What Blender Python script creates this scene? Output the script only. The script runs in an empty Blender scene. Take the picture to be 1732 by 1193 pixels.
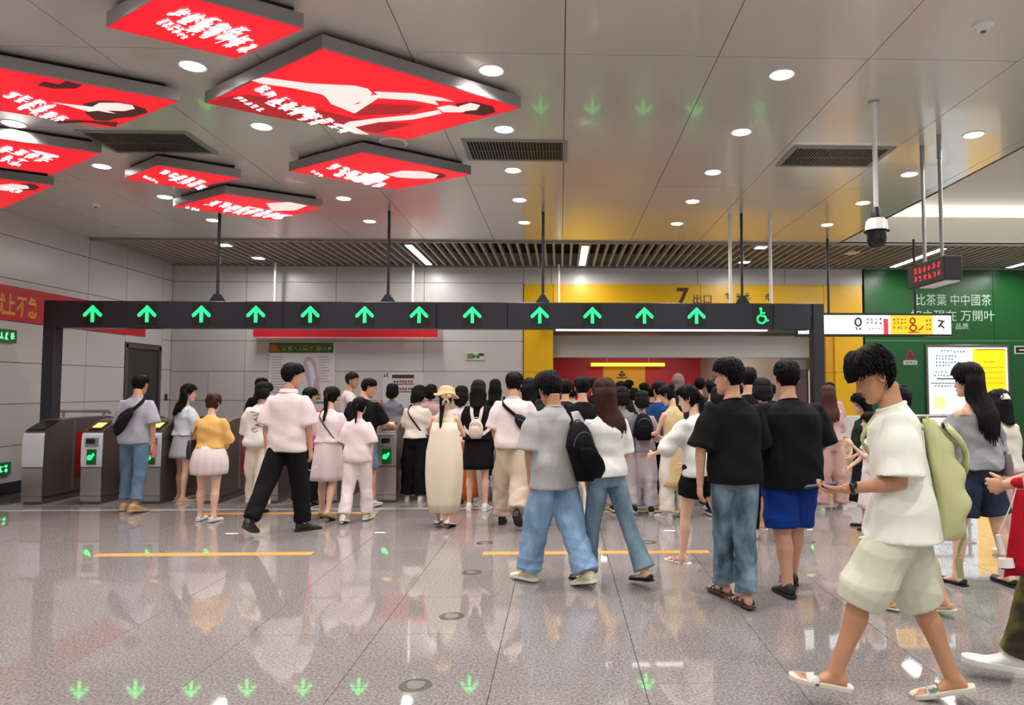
import bpy, bmesh, math, random
import numpy as np
from mathutils import Vector, Matrix, Euler
from mathutils import noise as mnoise

random.seed(7)
SC = bpy.context.scene
COL = SC.collection
D2R = math.pi / 180.0

# ------------------------------------------------------------------ camera
CAMZ = 1.55
YAW, PITCH = 1.86 * D2R, 2.91 * D2R
FPX, PX0, PY0 = 1200.0, 987.0, 596.5
cam_data = bpy.data.cameras.new('camera')
cam_data.sensor_fit = 'HORIZONTAL'
cam_data.sensor_width = 36.0
cam_data.lens = 36.0 * FPX / 1732.0
cam_data.shift_x = (866.0 - PX0) / 1732.0
cam_data.clip_start = 0.05
cam_data.clip_end = 200
cam = bpy.data.objects.new('camera', cam_data)
COL.objects.link(cam)
cam.location = (0, 0, CAMZ)
cam.rotation_euler = (math.pi / 2 + PITCH, 0, -YAW)
SC.camera = cam

# ------------------------------------------------------------------ world, exposure
SC.view_settings.view_transform = 'Standard'
SC.view_settings.look = 'None'
SC.view_settings.exposure = 0.12
SC.view_settings.gamma = 1.0
SC.view_settings.use_curve_mapping = False
world = bpy.data.worlds.new('station_hall_air')
SC.world = world
world.use_nodes = True
world.node_tree.nodes['Background'].inputs[0].default_value = (1.0, 0.985, 0.965, 1)
world.node_tree.nodes['Background'].inputs[1].default_value = 0.55

ZC = 4.15          # ceiling height
YW = 15.1          # far wall
XL = -8.15         # left wall
LAMP_X = [-5.37, -2.97, -0.57, 1.83, 4.23]
LAMP_Y = [-3.7, -1.0, 1.65, 4.37, 5.70, 7.02, 8.36, 9.69, 11.02]


def area_light(x, y, z, sx, sy, power, col=(1, .965, .93), spread=math.pi, rot=(0, 0, 0)):
    l = bpy.data.lights.new('lamp_light', 'AREA')
    l.shape = 'RECTANGLE'
    l.size, l.size_y = sx, sy
    l.energy = power
    l.color = col
    l.spread = spread
    o = bpy.data.objects.new('lamp_light', l)
    o.location = (x, y, z)
    o.rotation_euler = rot
    COL.objects.link(o)
    return o


for lx in LAMP_X:
    for ly in LAMP_Y:
        area_light(lx, ly, ZC - 0.03, .16, .16, 19 if ly > 2 else 32, spread=2.35)
for lx, ly in ((-2.75, 13.8), (.45, 13.8), (7.08, 13.7), (-6.0, 13.6), (3.8, 13.4), (9.6, 13.8)):
    area_light(lx, ly, ZC - 0.12, .12, 1.6, 34)
for lx, ly in ((7.5, 9.5), (7.5, 6.0), (7.5, 2.5), (10.5, 9.5), (10.5, 5.0)):
    area_light(lx, ly, ZC + .38, .4, .4, 60)
area_light(9.3, 12.25, ZC + .34, 7.5, .12, 26, (1, .97, .9), rot=(-2.2, 0, 0))
area_light(5.2, YW + .60, 2.72, .08, .05, 9, (1, .98, .94))
# the exit passage behind the portal
area_light(2.2, 17.6, 2.7, 3.2, 1.2, 95, (1, .95, .88))

# ------------------------------------------------------------------ picture geometry -> metres
_F = Vector((math.sin(YAW) * math.cos(PITCH), math.cos(YAW) * math.cos(PITCH), math.sin(PITCH)))
_R = Vector((math.cos(YAW), -math.sin(YAW), 0))
_U = _R.cross(_F)
_C = Vector((0, 0, CAMZ))


def ray(px, py):
    return _F * FPX + _R * (px - PX0) + _U * (PY0 - py)


def onz(px, py, z):
    r = ray(px, py)
    return _C + r * ((z - CAMZ) / r.z)


def ony(px, py, y):
    r = ray(px, py)
    return _C + r * (y / r.y)


def onx(px, py, x):
    r = ray(px, py)
    return _C + r * (x / r.x)


# ------------------------------------------------------------------ materials
def lin(c):
    out = []
    for v in c[:3]:
        v /= 255.0
        out.append(v / 12.92 if v <= .04045 else ((v + .055) / 1.055) ** 2.4)
    return tuple(out) + (1.0,)


_mats = {}


def mat(name, col, rough=.5, metal=0.0, emis=None, es=0.0, noise=0.0, nscale=8.0, bump=0.0, bscale=60.0,
        spec=.5, alpha=1.0, trans=0.0, stretch=None, col2=None, contrast=None, rnd=0.0, coat=0.0):
    if name in _mats:
        return _mats[name]
    m = bpy.data.materials.new(name)
    m.use_nodes = True
    nt = m.node_tree
    b = nt.nodes['Principled BSDF']
    c = lin(col)
    b.inputs['Base Color'].default_value = c
    b.inputs['Roughness'].default_value = rough
    b.inputs['Metallic'].default_value = metal
    b.inputs['Specular IOR Level'].default_value = spec
    if coat:
        b.inputs['Coat Weight'].default_value = coat
        b.inputs['Coat Roughness'].default_value = .05
    if emis:
        b.inputs['Emission Color'].default_value = lin(emis)
        b.inputs['Emission Strength'].default_value = es
    if trans:
        b.inputs['Transmission Weight'].default_value = trans
    if alpha < 1:
        b.inputs['Alpha'].default_value = alpha
    tc = None
    if noise or bump or col2:
        tc = nt.nodes.new('ShaderNodeTexCoord')
        mp = nt.nodes.new('ShaderNodeMapping')
        nt.links.new(tc.outputs['Object'], mp.inputs[0])
        if stretch:
            mp.inputs['Scale'].default_value = stretch
    if noise or col2:
        n = nt.nodes.new('ShaderNodeTexNoise')
        n.inputs['Scale'].default_value = nscale
        n.inputs['Detail'].default_value = 5
        nt.links.new(mp.outputs[0], n.inputs['Vector'])
        rp = nt.nodes.new('ShaderNodeValToRGB')
        lo, hi = contrast or (.3, .7)
        rp.color_ramp.elements[0].position = lo
        rp.color_ramp.elements[1].position = hi
        c2 = lin(col2) if col2 else tuple(min(1, v * (1 + noise)) for v in c[:3]) + (1,)
        c1 = c if col2 else tuple(v * (1 - noise) for v in c[:3]) + (1,)
        rp.color_ramp.elements[0].color = c1
        rp.color_ramp.elements[1].color = c2
        nt.links.new(n.outputs['Fac'], rp.inputs[0])
        src = rp.outputs[0]
        if rnd:
            oi = nt.nodes.new('ShaderNodeObjectInfo')
            hs = nt.nodes.new('ShaderNodeHueSaturation')
            mr = nt.nodes.new('ShaderNodeMapRange')
            mr.inputs[3].default_value = 1 - rnd
            mr.inputs[4].default_value = 1 + rnd
            nt.links.new(oi.outputs['Random'], mr.inputs[0])
            nt.links.new(mr.outputs[0], hs.inputs['Value'])
            nt.links.new(src, hs.inputs['Color'])
            src = hs.outputs[0]
        nt.links.new(src, b.inputs['Base Color'])
    if bump:
        n2 = nt.nodes.new('ShaderNodeTexNoise')
        n2.inputs['Scale'].default_value = bscale
        n2.inputs['Detail'].default_value = 3
        nt.links.new(mp.outputs[0], n2.inputs['Vector'])
        bp = nt.nodes.new('ShaderNodeBump')
        bp.inputs['Strength'].default_value = bump
        bp.inputs['Distance'].default_value = .01
        nt.links.new(n2.outputs['Fac'], bp.inputs['Height'])
        nt.links.new(bp.outputs[0], b.inputs['Normal'])
    _mats[name] = m
    return m


# ------------------------------------------------------------------ mesh helpers
class MB:
    """collects shapes that become ONE mesh"""

    def __init__(s):
        s.v, s.f, s.mi, s.mats = [], [], [], []

    def slot(s, m):
        if m not in s.mats:
            s.mats.append(m)
        return s.mats.index(m)

    def add(s, verts, faces, m=None):
        o = len(s.v)
        s.v.extend([tuple(p) for p in verts])
        k = s.slot(m) if m else 0
        for f in faces:
            s.f.append(tuple(i + o for i in f))
            s.mi.append(k)
        return s

    def box(s, x0, x1, y0, y1, z0, z1, m=None):
        v = [(x, y, z) for z in (z0, z1) for y in (y0, y1) for x in (x0, x1)]
        f = [(0, 2, 3, 1), (4, 5, 7, 6), (0, 1, 5, 4), (2, 6, 7, 3), (0, 4, 6, 2), (1, 3, 7, 5)]
        return s.add(v, f, m)

    def bbox(s, x0, x1, y0, y1, z0, z1, c=.01, m=None):
        """box with chamfered vertical edges and top"""
        def ring(z, i):
            a, b_, cc, d = x0 + i, x1 - i, y0 + i, y1 - i
            return [(a + c, cc, z), (b_ - c, cc, z), (b_, cc + c, z), (b_, d - c, z), (b_ - c, d, z), (a + c, d, z), (a, d - c, z), (a, cc + c, z)]
        return s.loft([ring(z0, c * .7), ring(z0 + c, 0), ring(z1 - c, 0), ring(z1, c * .7)], m=m)

    def loft(s, rings, m=None, cap=True):
        n = len(rings[0])
        v, f = [], []
        for r in rings:
            v.extend(r)
        for i in range(len(rings) - 1):
            for j in range(n):
                a, b_ = i * n + j, i * n + (j + 1) % n
                f.append((a, b_, b_ + n, a + n))
        if cap:
            f.append(tuple(range(n - 1, -1, -1)))
            o = (len(rings) - 1) * n
            f.append(tuple(o + j for j in range(n)))
        return s.add(v, f, m)

    def tube(s, pts, r, n=8, m=None, cap=True):
        pts = [Vector(p) for p in pts]
        rs = r if isinstance(r, (list, tuple)) else [r] * len(pts)
        return s.loft(tube_rings(pts, rs, n), m, cap)

    def prism(s, poly, axis, a0, a1, m=None):
        """extrude a 2D polygon; axis 'x': poly=(y,z) ; 'y': poly=(x,z) ; 'z': poly=(x,y)"""
        def P(p, a):
            if axis == 'x':
                return (a, p[0], p[1])
            if axis == 'y':
                return (p[0], a, p[1])
            return (p[0], p[1], a)
        return s.loft([[P(p, a0) for p in poly], [P(p, a1) for p in poly]], m)

    def lathe(s, prof, cx, cy, n=20, m=None):
        """prof = [(r,z)...] around a vertical axis"""
        rings = [[(cx + r * math.cos(2 * math.pi * k / n), cy + r * math.sin(2 * math.pi * k / n), z) for k in range(n)] for r, z in prof]
        return s.loft(rings, m)

    def ball(s, c, rx, ry, rz, n=10, k=7, m=None):
        rings = []
        for i in range(k + 1):
            a = math.pi * (i + .001) / (k + .002)
            rings.append([(c[0] + rx * math.sin(a) * math.cos(2 * math.pi * j / n), c[1] + ry * math.sin(a) * math.sin(2 * math.pi * j / n), c[2] + rz * math.cos(a)) for j in range(n)])
        rings.reverse()
        return s.loft(rings, m)

    def obj(s, name, m=None, parent=None, smooth=False, fixn=True):
        me = bpy.data.meshes.new(name)
        me.from_pydata(s.v, [], s.f)
        if m and not s.mats:
            s.mats = [m]
        for q in s.mats:
            me.materials.append(q)
        if len(s.mats) > 1:
            me.polygons.foreach_set('material_index', s.mi)
        if fixn:
            bm = bmesh.new()
            bm.from_mesh(me)
            bmesh.ops.recalc_face_normals(bm, faces=bm.faces)
            bm.to_mesh(me)
            bm.free()
        if smooth:
            me.polygons.foreach_set('use_smooth', [True] * len(me.polygons))
            if smooth != 'all':
                me.set_sharp_from_angle(angle=smooth if isinstance(smooth, float) else .7)
        me.update()
        o = bpy.data.objects.new(name, me)
        COL.objects.link(o)
        if parent:
            o.parent = parent
        return o


def tube_rings(pts, rs, n=8, flat=1.0, up=None):
    rings = []
    prev = None
    for i, p in enumerate(pts):
        if i == 0:
            d = pts[1] - pts[0]
        elif i == len(pts) - 1:
            d = pts[-1] - pts[-2]
        else:
            d = (pts[i] - pts[i - 1]).normalized() + (pts[i + 1] - pts[i]).normalized()
        if d.length < 1e-9:
            d = Vector((0, 0, 1))
        d.normalize()
        if prev is None:
            a = Vector(up) if up else (Vector((1, 0, 0)) if abs(d.x) < .9 else Vector((0, 1, 0)))
        else:
            a = prev
        u = (a - d * a.dot(d))
        if u.length < 1e-6:
            u = Vector((0, 1, 0)) - d * d.y
        u.normalize()
        w = d.cross(u)
        prev = u
        r = rs[i]
        ru, rv = (r, r * flat) if not isinstance(r, (tuple, list)) else r
        rings.append([tuple(p + u * (ru * math.cos(2 * math.pi * k / n)) + w * (rv * math.sin(2 * math.pi * k / n))) for k in range(n)])
    return rings


def thing(name, label, cat, loc=(0, 0, 0), rotz=0.0, group=None):
    o = bpy.data.objects.new(name, None)
    o.empty_display_size = .1
    COL.objects.link(o)
    o.location = loc
    o.rotation_euler = (0, 0, rotz)
    return tag(o, label, cat, group)


def tag(o, label=None, cat=None, group=None, kind=None):
    if label:
        o['label'] = label
    if cat:
        o['category'] = cat
    if group:
        o['group'] = group
    if kind:
        o['kind'] = kind
    return o


def dup(root, loc, label, rotz=None):
    r = root.copy()
    COL.objects.link(r)
    r.location = loc
    if rotz is not None:
        r.rotation_euler = (0, 0, rotz)
    r['label'] = label
    for ch in list(root.children):
        c = ch.copy()
        COL.objects.link(c)
        c.parent = r
        for g in ch.children:
            d = g.copy()
            COL.objects.link(d)
            d.parent = c
    return r


def struct(o, label=None):
    o['kind'] = 'structure'
    if label:
        o['label'] = label
    return o


def poly3(name, pts, m, parent=None, thick=None):
    """a flat printed shape given by its outline in 3D, thin solid towards `thick` vector"""
    mb = MB()
    if thick is None:
        mb.add(pts, [tuple(range(len(pts)))], m)
        return mb.obj(name, None, parent, fixn=False)
    t = Vector(thick)
    mb.loft([[tuple(Vector(p)) for p in pts], [tuple(Vector(p) + t) for p in pts]], m)
    return mb.obj(name, None, parent)


def glyph_strokes(rng, dense=7):
    """strokes of one unreadable brushed character in a unit cell"""
    S = []
    for _ in range(dense):
        k = rng.random()
        x, y = rng.uniform(.08, .6), rng.uniform(.08, .9)
        if k < .42:
            S.append(((x * .6, y), (min(1, x * .6 + rng.uniform(.35, .75)), y + rng.uniform(-.02, .08))))
        elif k < .75:
            S.append(((x + .15, min(1, y * .4 + .6)), (x + .12 + rng.uniform(-.04, .04), max(0, y * .4 - .05))))
        else:
            S.append(((x + .2, y), (x + .2 + rng.choice((-1, 1)) * rng.uniform(.15, .35), max(0, y - rng.uniform(.15, .4)))))
    return S


def scribble(mb, o, ux, uy, n, rng, w=.09, dense=7, m=None, gap=1.08, jit=0.0):
    """n pseudo characters in a row from o, cell vectors ux, uy (3D)"""
    o, ux, uy = Vector(o), Vector(ux), Vector(uy)
    for i in range(n):
        oo = o + ux * (i * gap) + uy * rng.uniform(-jit, jit)
        sc = 1 + rng.uniform(-jit, jit)
        for (a, b_) in glyph_strokes(rng, dense):
            d = Vector((b_[0] - a[0], b_[1] - a[1]))
            if d.length < 1e-4:
                continue
            nrm = Vector((-d.y, d.x)).normalized() * w * .5
            q = [(a[0] - nrm.x, a[1] - nrm.y), (b_[0] - nrm.x * .7, b_[1] - nrm.y * .7), (b_[0] + nrm.x * .7, b_[1] + nrm.y * .7), (a[0] + nrm.x, a[1] + nrm.y)]
            mb.add([tuple(oo + ux * p[0] * sc + uy * p[1] * sc) for p in q], [(0, 1, 2, 3)], m)


def text_mesh(name, body, size, m, parent, origin, ux, uy, bold=0.0, lift=.002):
    """real lettering: font outline laid on the plane spanned by ux (reading direction) and uy (up)"""
    cu = bpy.data.curves.new(name, 'FONT')
    cu.body = body
    cu.size = size
    cu.offset = bold
    cu.resolution_u = 3
    t = bpy.data.objects.new(name, cu)
    COL.objects.link(t)
    dg = bpy.context.evaluated_depsgraph_get()
    me = bpy.data.meshes.new_from_object(t.evaluated_get(dg))
    bpy.data.objects.remove(t)
    ux, uy = Vector(ux).normalized(), Vector(uy).normalized()
    n = ux.cross(uy)
    M = Matrix((ux, uy, n)).transposed().to_4x4()
    M.translation = Vector(origin) + n * lift
    me.transform(M)
    me.materials.clear()
    me.materials.append(m)
    o = bpy.data.objects.new(name, me)
    COL.objects.link(o)
    if parent:
        o.parent = parent
    return o
# ================================================================== THE SETTING
M_alu = mat('brushed_aluminium_ceiling', (226, 220, 214), .25, .36, coat=.35)
M_dark = mat('dark_void', (18, 18, 20), .8)
M_panel = mat('white_wall_enamel', (205, 202, 200), .3, noise=.03, nscale=1.3, rnd=.03)
M_joint = mat('joint_grey', (60, 58, 58), .7)
M_gran = mat('polished_granite', (106, 100, 100), .04, noise=.0, col2=(164, 157, 155), nscale=70, contrast=(.3, .7), rnd=.03, spec=.95)
M_grout = mat('floor_joint_dark', (60, 55, 55), .6)
M_steel = mat('stainless_steel', (176, 172, 170), .28, .85, noise=.08, nscale=12, stretch=(1, 1, .1))
M_dsteel = mat('dark_steel', (118, 112, 106), .33, .75)
M_black = mat('black_plastic', (22, 22, 25), .4)
M_slat = mat('beige_slat', (186, 178, 166), .45)
M_yellow = mat('yellow_enamel', (236, 184, 2), .3)
M_yellow_shade = mat('yellow_enamel_shaded', (228, 166, 6), .35)  # same enamel with the shade of the side face put into its colour
M_green = mat('green_enamel', (8, 84, 30), .35)
M_red = mat('red_banner_cloth', (200, 20, 36), .5)
M_white = mat('white_plastic', (232, 232, 230), .4)
M_glow = mat('lamp_diffuser', (255, 255, 255), .5, emis=(255, 250, 244), es=9)
M_gold = mat('gold_lettering', (240, 170, 60), .45)
M_grey = mat('grey_painted_metal', (150, 148, 146), .4, .3)

# ---- floor: slab plus tiles
fl = MB().box(XL - .2, 14, -4, 26, -.12, -.012).obj('floor', M_grout)
struct(fl)
TW = .8


def tile_verts(s):
    h, c = TW / 2 - .0016, .0018
    return [(-h, -h, -.012), (h, -h, -.012), (h, h, -.012), (-h, h, -.012), (-h, -h, -c), (h, -h, -c), (h, h, -c), (-h, h, -c),
            (-h + c, -h + c, 0), (h - c, -h + c, 0), (h - c, h - c, 0), (-h + c, h - c, 0)]


TF = [(0, 1, 5, 4), (1, 2, 6, 5), (2, 3, 7, 6), (3, 0, 4, 7), (4, 5, 9, 8), (5, 6, 10, 9), (6, 7, 11, 10), (7, 4, 8, 11), (8, 9, 10, 11)]
tm = MB().add(tile_verts(0), TF, M_gran)
spots = []
for i in range(-10, 18):
    for j in range(-5, 20):
        x, y = -.36 + TW * (i + .5), 4.6 + TW * (j - 4 + .5)
        if x < XL + .38 or y > YW + .1 or x > 13.8 or y < -3.5:
            continue
        spots.append((x, y))


def _vis(p):
    x, y = p
    if y < 2.2:
        return 50 + abs(y)
    u = 948 + x / y * 1200
    return (y if -140 < u < 1870 else 30 + y)


spots.sort(key=_vis)
t0 = None
for k, (x, y) in enumerate(spots[:290]):
    if t0 is None:
        t0 = tm.obj('tile', None, fl)
        o = t0
    else:
        o = t0.copy()
        COL.objects.link(o)
        o.parent = fl
    o.location = (x, y, 0)
rest = MB()
for x, y in spots[290:]:
    rest.add([(a + x, b_ + y, c) for a, b_, c in tile_verts(0)], TF, M_gran)
o = rest.obj('tiles_beyond', None, fl)
tag(o, kind='stuff')
# passage floor behind the portal
struct(MB().box(-.3, 6, YW + .15, 22, -.012, 0).obj('trim_1', mat('passage_floor', (120, 115, 112), .12)), 'pale polished floor of the exit passage')

# ---- ceiling slab and panels
ce = struct(MB().box(XL - .2, 5.0, -4, 12.42, ZC + .012, ZC + .06).obj('ceiling', M_joint))
pan = None
xs = [-8.37 + 1.2 * k for k in range(12)]
xs = [max(XL, x) for x in xs] + [5.0]
ys = [-3.8, 1.8, 5.4, 9.0, 12.42]
g = .0035
cache = {}
for i in range(len(xs) - 1):
    for j in range(len(ys) - 1):
        w, l = xs[i + 1] - xs[i], ys[j + 1] - ys[j]
        if w < .1:
            continue
        key = (round(w, 2), round(l, 2))
        if key not in cache:
            mb = MB().box(g, w - g, g, l - g, 0, .012, M_alu)
            cache[key] = mb.obj('ceiling_panel', None, ce)
            o = cache[key]
        else:
            o = cache[key].copy()
            COL.objects.link(o)
            o.parent = ce
        o.location = (xs[i], ys[j], ZC)
# raised coffer at the right
M_cof = mat('matt_white_ceiling', (222, 218, 208), .7)
M_fasc = mat('fascia_white', (205, 201, 194), .5)
struct(MB().box(5.0, 14, -4, 12.9, ZC + .56, ZC + .62).obj('trim_2', M_cof), 'raised matt white ceiling with a cove light')
struct(MB().box(5.0, 14, 12.42, 12.48, ZC, ZC + .47).obj('trim_3', M_fasc), 'white fascia below the raised ceiling')
struct(MB().box(4.96, 5.0, -4, 12.42, ZC, ZC + .6).obj('trim_4', M_fasc), 'edge fascia of the metal ceiling')
cove = MB().box(5.02, 13.9, 12.52, 12.6, ZC + .44, ZC + .48).obj('cove_light', mat('cove_led', (255, 250, 240), .5, emis=(255, 246, 228), es=9))
tag(cove, 'warm white light strip hidden in the cove above the fascia', 'light')
# ---- slatted ceiling before the far wall
sl = struct(MB().box(XL, 14, 12.48, YW + .1, ZC + .3, ZC + .36).obj('trim_5', M_dark), 'black void above the slatted ceiling')
o = MB().box(-.02, .02, 12.52, YW - .03, 0, .10).obj('slat', M_slat, sl)
n = 0
x = XL + .1
while x < 13.5:
    if n:
        o = o.copy()
        COL.objects.link(o)
        o.parent = sl
    o.location = (x, 0, ZC + .0)
    x += .165
    n += 1
MB().box(XL, 14, 12.42, 12.50, ZC - .03, ZC + .02).obj('edge_rail', M_grey, sl)
MB().box(XL, 14, YW - .06, YW, ZC - .02, ZC + .05).obj('edge_rail', M_grey, sl)

# ---- left wall: backing plus enamel panels
wl = struct(MB().box(XL - .15, XL - .02, -4, YW + .2, 0, ZC + .4).obj('wall_left', M_joint))
ZJ = [.16, .70, 1.32, 1.94, 2.55, 3.18, 3.81, ZC + .3]
DY0, DY1, DZ = 13.55, 14.72, 2.39   # lift door


def wall_panels(parent, along, edges, zj, pos, m, thick=.02, skip=None, gap=.005):
    for i in range(len(edges) - 1):
        for j in range(len(zj) - 1):
            a, b_, z0, z1 = edges[i], edges[i + 1], zj[j], zj[j + 1]
            if skip and skip(a, b_, z0, z1):
                continue
            if along == 'y':
                MB().box(pos - thick, pos, a + gap, b_ - gap, z0 + gap, z1 - gap).obj('wall_panel', m, parent)
            else:
                MB().box(a + gap, b_ - gap, pos, pos + thick, z0 + gap, z1 - gap).obj('wall_panel', m, parent)


yl = [-3.5, .8, 5.1, 8.0, 10.35, 12.45]
wall_panels(wl, 'y', yl, ZJ, XL, M_panel)
ZJ2 = [.16, .70, 1.32, 1.94, DZ + .03]
wall_panels(wl, 'y', [12.45, DY0 - .02], ZJ, XL, M_panel)
wall_panels(wl, 'y', [DY1 + .02, YW], ZJ, XL, M_panel)
wall_panels(wl, 'y', [DY0 - .02, DY1 + .02], [DZ + .03, 3.18, 3.81, ZC + .3], XL, M_panel)
struct(MB().box(XL, XL + .02, -4, DY0 - .02, 0, .16).obj('baseboard_left', mat('dark_skirting', (40, 42, 50), .4)))
# lift doorway in the left wall
d1 = struct(MB().box(XL - .1, XL - .06, DY0, DY1, 0, DZ).obj('door_1', M_dsteel), 'brushed steel lift doorway in the left wall')
MB().box(XL - .06, XL - .045, DY0 + .07, (DY0 + DY1) / 2 - .005, 0.01, DZ - .07).obj('door_leaf', mat('lift_door_steel', (140, 136, 124), .35, .4), d1)
MB().box(XL - .06, XL - .045, (DY0 + DY1) / 2 + .005, DY1 - .07, 0.01, DZ - .07).obj('door_leaf', mat('lift_door_steel', (140, 136, 124), .35, .4), d1)
fr = MB().box(XL - .1, XL + .015, DY0 - .015, DY0 + .07, 0, DZ)
fr.box(XL - .1, XL + .015, DY1 - .07, DY1 + .015, 0, DZ).box(XL - .1, XL + .015, DY0, DY1, DZ - .07, DZ + .02)
fr.obj('door_frame', M_dsteel, d1)
bt = thing('lift_call_button', 'small black lift call panel beside the steel lift door', 'switch', (XL, 14.95, 1.3))
MB().bbox(0, .02, -.04, .04, 0, .14, .004).obj('panel', M_black, bt)
MB().box(.02, .026, -.015, .015, .08, .11).obj('button', mat('button_red', (150, 60, 60), .4), bt)

# ---- far wall
wf = struct(MB().box(XL, -.78, YW + .02, YW + .15, 0, ZC + .4).obj('wall_far', M_joint))
XA = [XL, -6.62, -4.75, -2.9, -.79]
for a, b_ in zip(XA[:-1], XA[1:]):
    for z0, z1 in ((.16, .70), (.70, 1.30), (1.30, 1.91), (1.91, 2.55), (2.55, 3.80), (3.80, ZC + .3)):
        if z1 <= 1.92 and a < -6:
            for q0, q1 in ((a, a + .78), (a + .78, b_)):
                MB().box(q0 + .005, q1 - .005, YW, YW + .02, z0 + .005, z1 - .005).obj('wall_panel', M_panel, wf)
        else:
            MB().box(a + .005, b_ - .005, YW, YW + .02, z0 + .005, z1 - .005).obj('wall_panel', M_panel, wf)
struct(MB().box(XL, -.79, YW - .02, YW, 0, .16).obj('baseboard_far', mat('dark_skirting', (40, 42, 50), .4)))
# right stretch above the portal, white row
wr = struct(MB().box(-.78, 6.55, YW + .02, YW + .15, 2.86, ZC + .4).obj('wall_portal', M_joint))
for a, b_ in zip([-.79, -.2, 2.95, 4.85, 6.55][:-1], [-.2, 2.95, 4.85, 6.55]):
    MB().box(a + .005, b_ - .005, YW, YW + .02, 3.785, ZC + .3).obj('wall_panel', M_panel, wr)
# yellow portal
pl = thing('exit_portal', 'yellow enamel exit portal framing the passage, brown number 7 above', 'portal', (0, YW, 0))
XP = [-.78, -.16, 3.0, 5.68, 6.52]
for a, b_ in zip(XP[:-1], XP[1:]):
    MB().box(a + .004, b_ - .004, -.04, .018, 2.87, 3.78).obj('lintel_panel', M_yellow, pl)
for z0, z1 in ((0, .7), (.7, 1.9), (1.9, 2.86)):
    MB().box(-.776, -.16, -.04, .4, z0 + .004, z1 - .004).obj('jamb_panel', M_yellow, pl)
    MB().box(5.90, 6.516, -.04, .4, z0 + .004, z1 - .004).obj('jamb_panel', M_yellow, pl)
    MB().box(5.72, 5.90, .0, .4, z0 + .004, z1 - .004).obj('jamb_reveal', M_yellow_shade, pl)
M_brown = mat('brown_lettering', (90, 38, 22), .5)
p = ony(1144, 516, YW - .05)
text_mesh('lettering', '7', .52, M_brown, pl, (p.x, -.045, p.z - .0), (1, 0, 0), (0, 0, 1), .012)
p = ony(1171, 511, YW - .05)
text_mesh('lettering', '出口', .22, M_brown, pl, (p.x, -.045, p.z - .02), (1, 0, 0), (0, 0, 1), .002)
rg = random.Random(3)
mb = MB()
for q in ((1225, 1240), (1243, 1268), (1292, 1302)):
    p = ony(q[0], 509, YW)
    scribble(mb, (p.x, -.046, p.z), (.17, 0, 0), (0, 0, .17), max(1, (q[1] - q[0]) // 12), rg, .1, 9, mat('green_lettering', (30, 120, 60), .5) if q[0] == 1243 else M_brown)
tag(mb.obj('lettering', None, pl, fixn=False), kind='stuff')
# green wall
gw = struct(MB().box(6.56, 14, YW + .0, YW + .15, 0, ZC + .4).obj('wall_green', M_joint))
for a, b_ in ((6.56, 9.4), (9.4, 14)):
    for z0, z1 in ((.1, 2.58), (2.58, ZC + .3)):
        MB().box(a + .004, b_ - .004, YW - .05, YW, z0 + .006, z1 - .006).obj('wall_panel', M_green, gw)
struct(MB().box(6.56, 14, YW - .06, YW - .05, 2.572, 2.588).obj('trim_6', mat('pale_green_strip', (90, 160, 110), .4)), 'thin pale strip across the green wall')
M_gtxt = mat('pale_green_lettering', (196, 226, 204), .5)
sg = thing('wall_lettering', 'white Chinese lettering lines on the dark green wall', 'lettering', (0, YW - .055, 0))


def wtext(body, x0, x1, y0, y1, m, parent, yy, nm='lettering', bold=0.0):
    """fit real text in the pixel box on plane y=yy"""
    a, b_ = ony(x0, y1, yy), ony(x1, y0, yy)
    t = text_mesh(nm, body, 1.0, m, parent, (0, 0, 0), (1, 0, 0), (0, 0, 1), bold, 0)
    xs_ = [v.co.x for v in t.data.vertices]
    zs_ = [v.co.z for v in t.data.vertices]
    if not xs_:
        return t
    sx = (b_.x - a.x) / (max(xs_) - min(xs_))
    sz = (b_.z - a.z) / (max(zs_) - min(zs_))
    mx, mz = min(xs_), min(zs_)
    for v in t.data.vertices:
        v.co = (a.x + (v.co.x - mx) * sx, yy - (parent.location.y if parent else 0), a.z + (v.co.z - mz) * sz)
    return t


wtext('比茶葉 中中國茶', 1550, 1676, 498, 517, M_gtxt, sg, YW - .057)
wtext('如之現在 万開叶', 1541, 1682, 525, 543, M_gtxt, sg, YW - .057)
wtext('品牌 品质', 1590, 1638, 547, 557, M_gtxt, sg, YW - .057)

# ---- the exit passage behind the portal
struct(MB().box(-.3, 6.0, YW + .55, YW + .75, 2.24, 2.72).obj('trim_7', mat('shutter_box', (196, 196, 192), .4)), 'light grey shutter box above the passage')
struct(MB().box(-.3, 6.0, YW + .42, 22, 2.78, 2.86).obj('ceiling_passage', mat('passage_ceiling', (150, 148, 144), .5)))
struct(MB().box(-.5, -.3, YW + .4, 22, 0, 2.86).obj('wall_passage_left', mat('passage_red', (188, 22, 34), .4)))
pr = struct(MB().box(-.5, 6.5, 20.4, 20.6, 0, 2.86).obj('wall_passage_end', mat('passage_red', (188, 22, 34), .4)))
a, b_ = ony(1020, 680, 20.38), ony(1091, 620, 20.38)
MB().box(a.x, b_.x, 20.36, 20.4, 0.3, b_.z).obj('yellow_panel', mat('yellow_shop_panel', (232, 176, 20), .5), pr)
mb = MB()
c = ony(1052, 634, 20.34)
for dx, dz, r in ((0, .07, .05), (-.06, 0, .045), (.06, 0, .045), (0, -.02, .05)):
    mb.ball((c.x + dx, 20.35, c.z + dz), r, .01, r * .8, 10, 5)
mb.box(c.x - .16, c.x + .16, 20.34, 20.355, c.z - .1, c.z - .07)
mb.obj('emblem', mat('emblem_dark', (60, 70, 40), .5), pr)
yb = thing('yellow_light_bar', 'long yellow light bar glowing in front of the red wall', 'light', (ony(1062, 617, 20).x, 20, ony(1062, 617, 20).z))
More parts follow.
